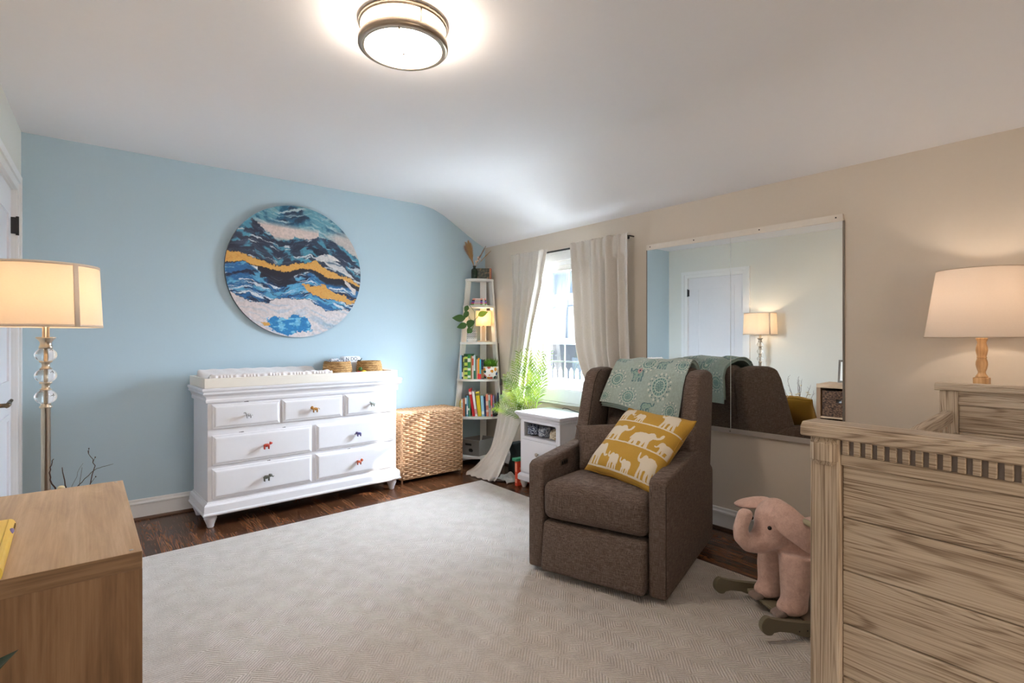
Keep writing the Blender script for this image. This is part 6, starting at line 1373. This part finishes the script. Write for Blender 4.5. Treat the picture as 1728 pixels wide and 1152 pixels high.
for (x, y) in ((0.140, 0.078), (0.140, -0.078), (-0.160, 0.078), (-0.160, -0.078)):
    mb.tube([(x*0.9, y*0.85, 0.29), (x, y, 0.19), (x+0.005, y, 0.11), (x+0.01, y, 0.072)], [0.070, 0.060, 0.052, 0.056], 20); mb.ell((x+0.018, y, 0.080), (0.062, 0.053, 0.034), 22, 12)
mb.ell((-0.235, 0, 0.33), (0.02, 0.02, 0.02))
bd = obj('body', mb, PK, re_); md = bd.modifiers.new('r', 'REMESH'); md.mode = 'VOXEL'; md.voxel_size = 0.0065; md.use_smooth_shade = True; s2 = bd.modifiers.new('s', 'SMOOTH'); s2.factor = 0.7; s2.iterations = 14
def ear_mesh(C_, a, nrm, la, lb, th, m):
    a = Vector(a).normalized(); n_ = Vector(nrm); n_ = (n_-a*n_.dot(a)).normalized(); b = n_.cross(a); Rm = Matrix((a, b, n_)).transposed()
    mb = MB(); mb.ell((0, 0, 0), (la, lb, th), 32, 18)
    for v in mb.bm.verts:
        q = v.co.x/la; v.co.y *= 1-0.22*q+0.05*math.cos(q*3); v.co.z += -0.16*v.co.y**2/lb - 0.02*q*q
        v.co.y += 0.006*math.sin(q*4); v.co = Rm @ v.co + Vector(C_)
    return obj('ear', mb, m, re_)
ear_mesh((0.152, 0.104, 0.412), (-0.50, 0.36, -0.80), (0.30, 1.0, 0.25), 0.112, 0.056, 0.013, PK)
ear_mesh((0.200, -0.120, 0.462), (0.50, -0.80, -0.16), (0.35, -0.10, 0.9), 0.098, 0.050, 0.011, PK)
el_ = ear_mesh((0.207, -0.124, 0.4535), (0.50, -0.80, -0.16), (0.35, -0.10, 0.9), 0.086, 0.042, 0.008, fabric((150, 122, 116), (128, 104, 98), name='mauve_lining')); el_.name = 'ear_lining'
for sy in (1, -1):
    mb = MB(); mb.ell((0.246, sy*0.063, 0.405), (0.0085, 0.0085, 0.0085), 16, 10); obj('eye', mb, solid((12, 10, 10), 0.08, name='bead'), re_)
mb = MB(); mb.tube([(0.118, -0.18, 0.440), (0.118, 0.18, 0.440)], 0.0115, 16); hb = obj('handlebar', mb, solid((168, 160, 134), 0.5, 0, 0.04, name='pale_olive_wood'), re_)
mb = MB(); mb.tube([(0.118, 0.1802, 0.440), (0.118, 0.1815, 0.440)], 0.010, 16); obj('end_grain', mb, OL, hb)
# rockers
def rk():
    top, bot = [], []
    for k in range(25):
        x = -0.31+0.62*k/24; zc = 0.045*(x/0.31)**2; e = abs(x)/0.31
        top.append((x, 0.056+zc*0.85)); bot.append((x, 0.0+zc*0.95 + (0.012*math.sin(PI*min(1, max(0, (e-0.62)/0.38))) if e > 0.62 else 0)))
    cx_, cz_ = 0.325, 0.068; tipf = [(cx_+0.037*math.cos(a), cz_+0.037*math.sin(a)) for a in [math.radians(d_) for d_ in range(75, -106, -15)]]; tipb = [(-x, z) for x, z in reversed(tipf)]
    return top+tipf+list(reversed(bot))+tipb
for sy in (1, -1):
    mb = MB(); mb.prism(rk(), sy*0.172-0.011, sy*0.172+0.011, axis=1, bev=0.002); r_ = obj('rocker', mb, OL, re_)
    for x in (0.20, 0.165):
        mb = MB(); mb.tube([(x, sy*0.1832, 0.038), (x, sy*0.1838, 0.038)], 0.003, 8); obj('screw', mb, M['black'], r_)
for x in (0.175, -0.155):
    mb = MB(); mb.box((x, 0, 0.041), (0.060 if x > 0 else 0.09, 0.3215, 0.014), None, 0.002); obj('cross_board', mb, solid((138, 130, 108), 0.5, 0, 0.04, name='pale_olive_board'), re_)
mb = MB(); mb.box((0.0, 0, 0.040), (0.26, 0.32, 0.010), None, 0.002); obj('foot_board', mb, fabric((150, 132, 118), (128, 112, 100), name='taupe_pad'), re_)
for (x, y) in ((0.208, 0.078), (0.208, -0.078)):
    mb = MB(); mb.rbox((x+0.006, y, 0.066), (0.050, 0.060, 0.034), 0.012, 3, (3, 3, 3), lambda p: (p[0], p[1], p[2]*(1-(p[0]+0.025)/0.05*0.55)-0.012*(p[0]+0.025)/0.05)); obj('toe_pad', mb, fabric((150, 132, 124), (132, 116, 108), name='mauve_felt'), re_)
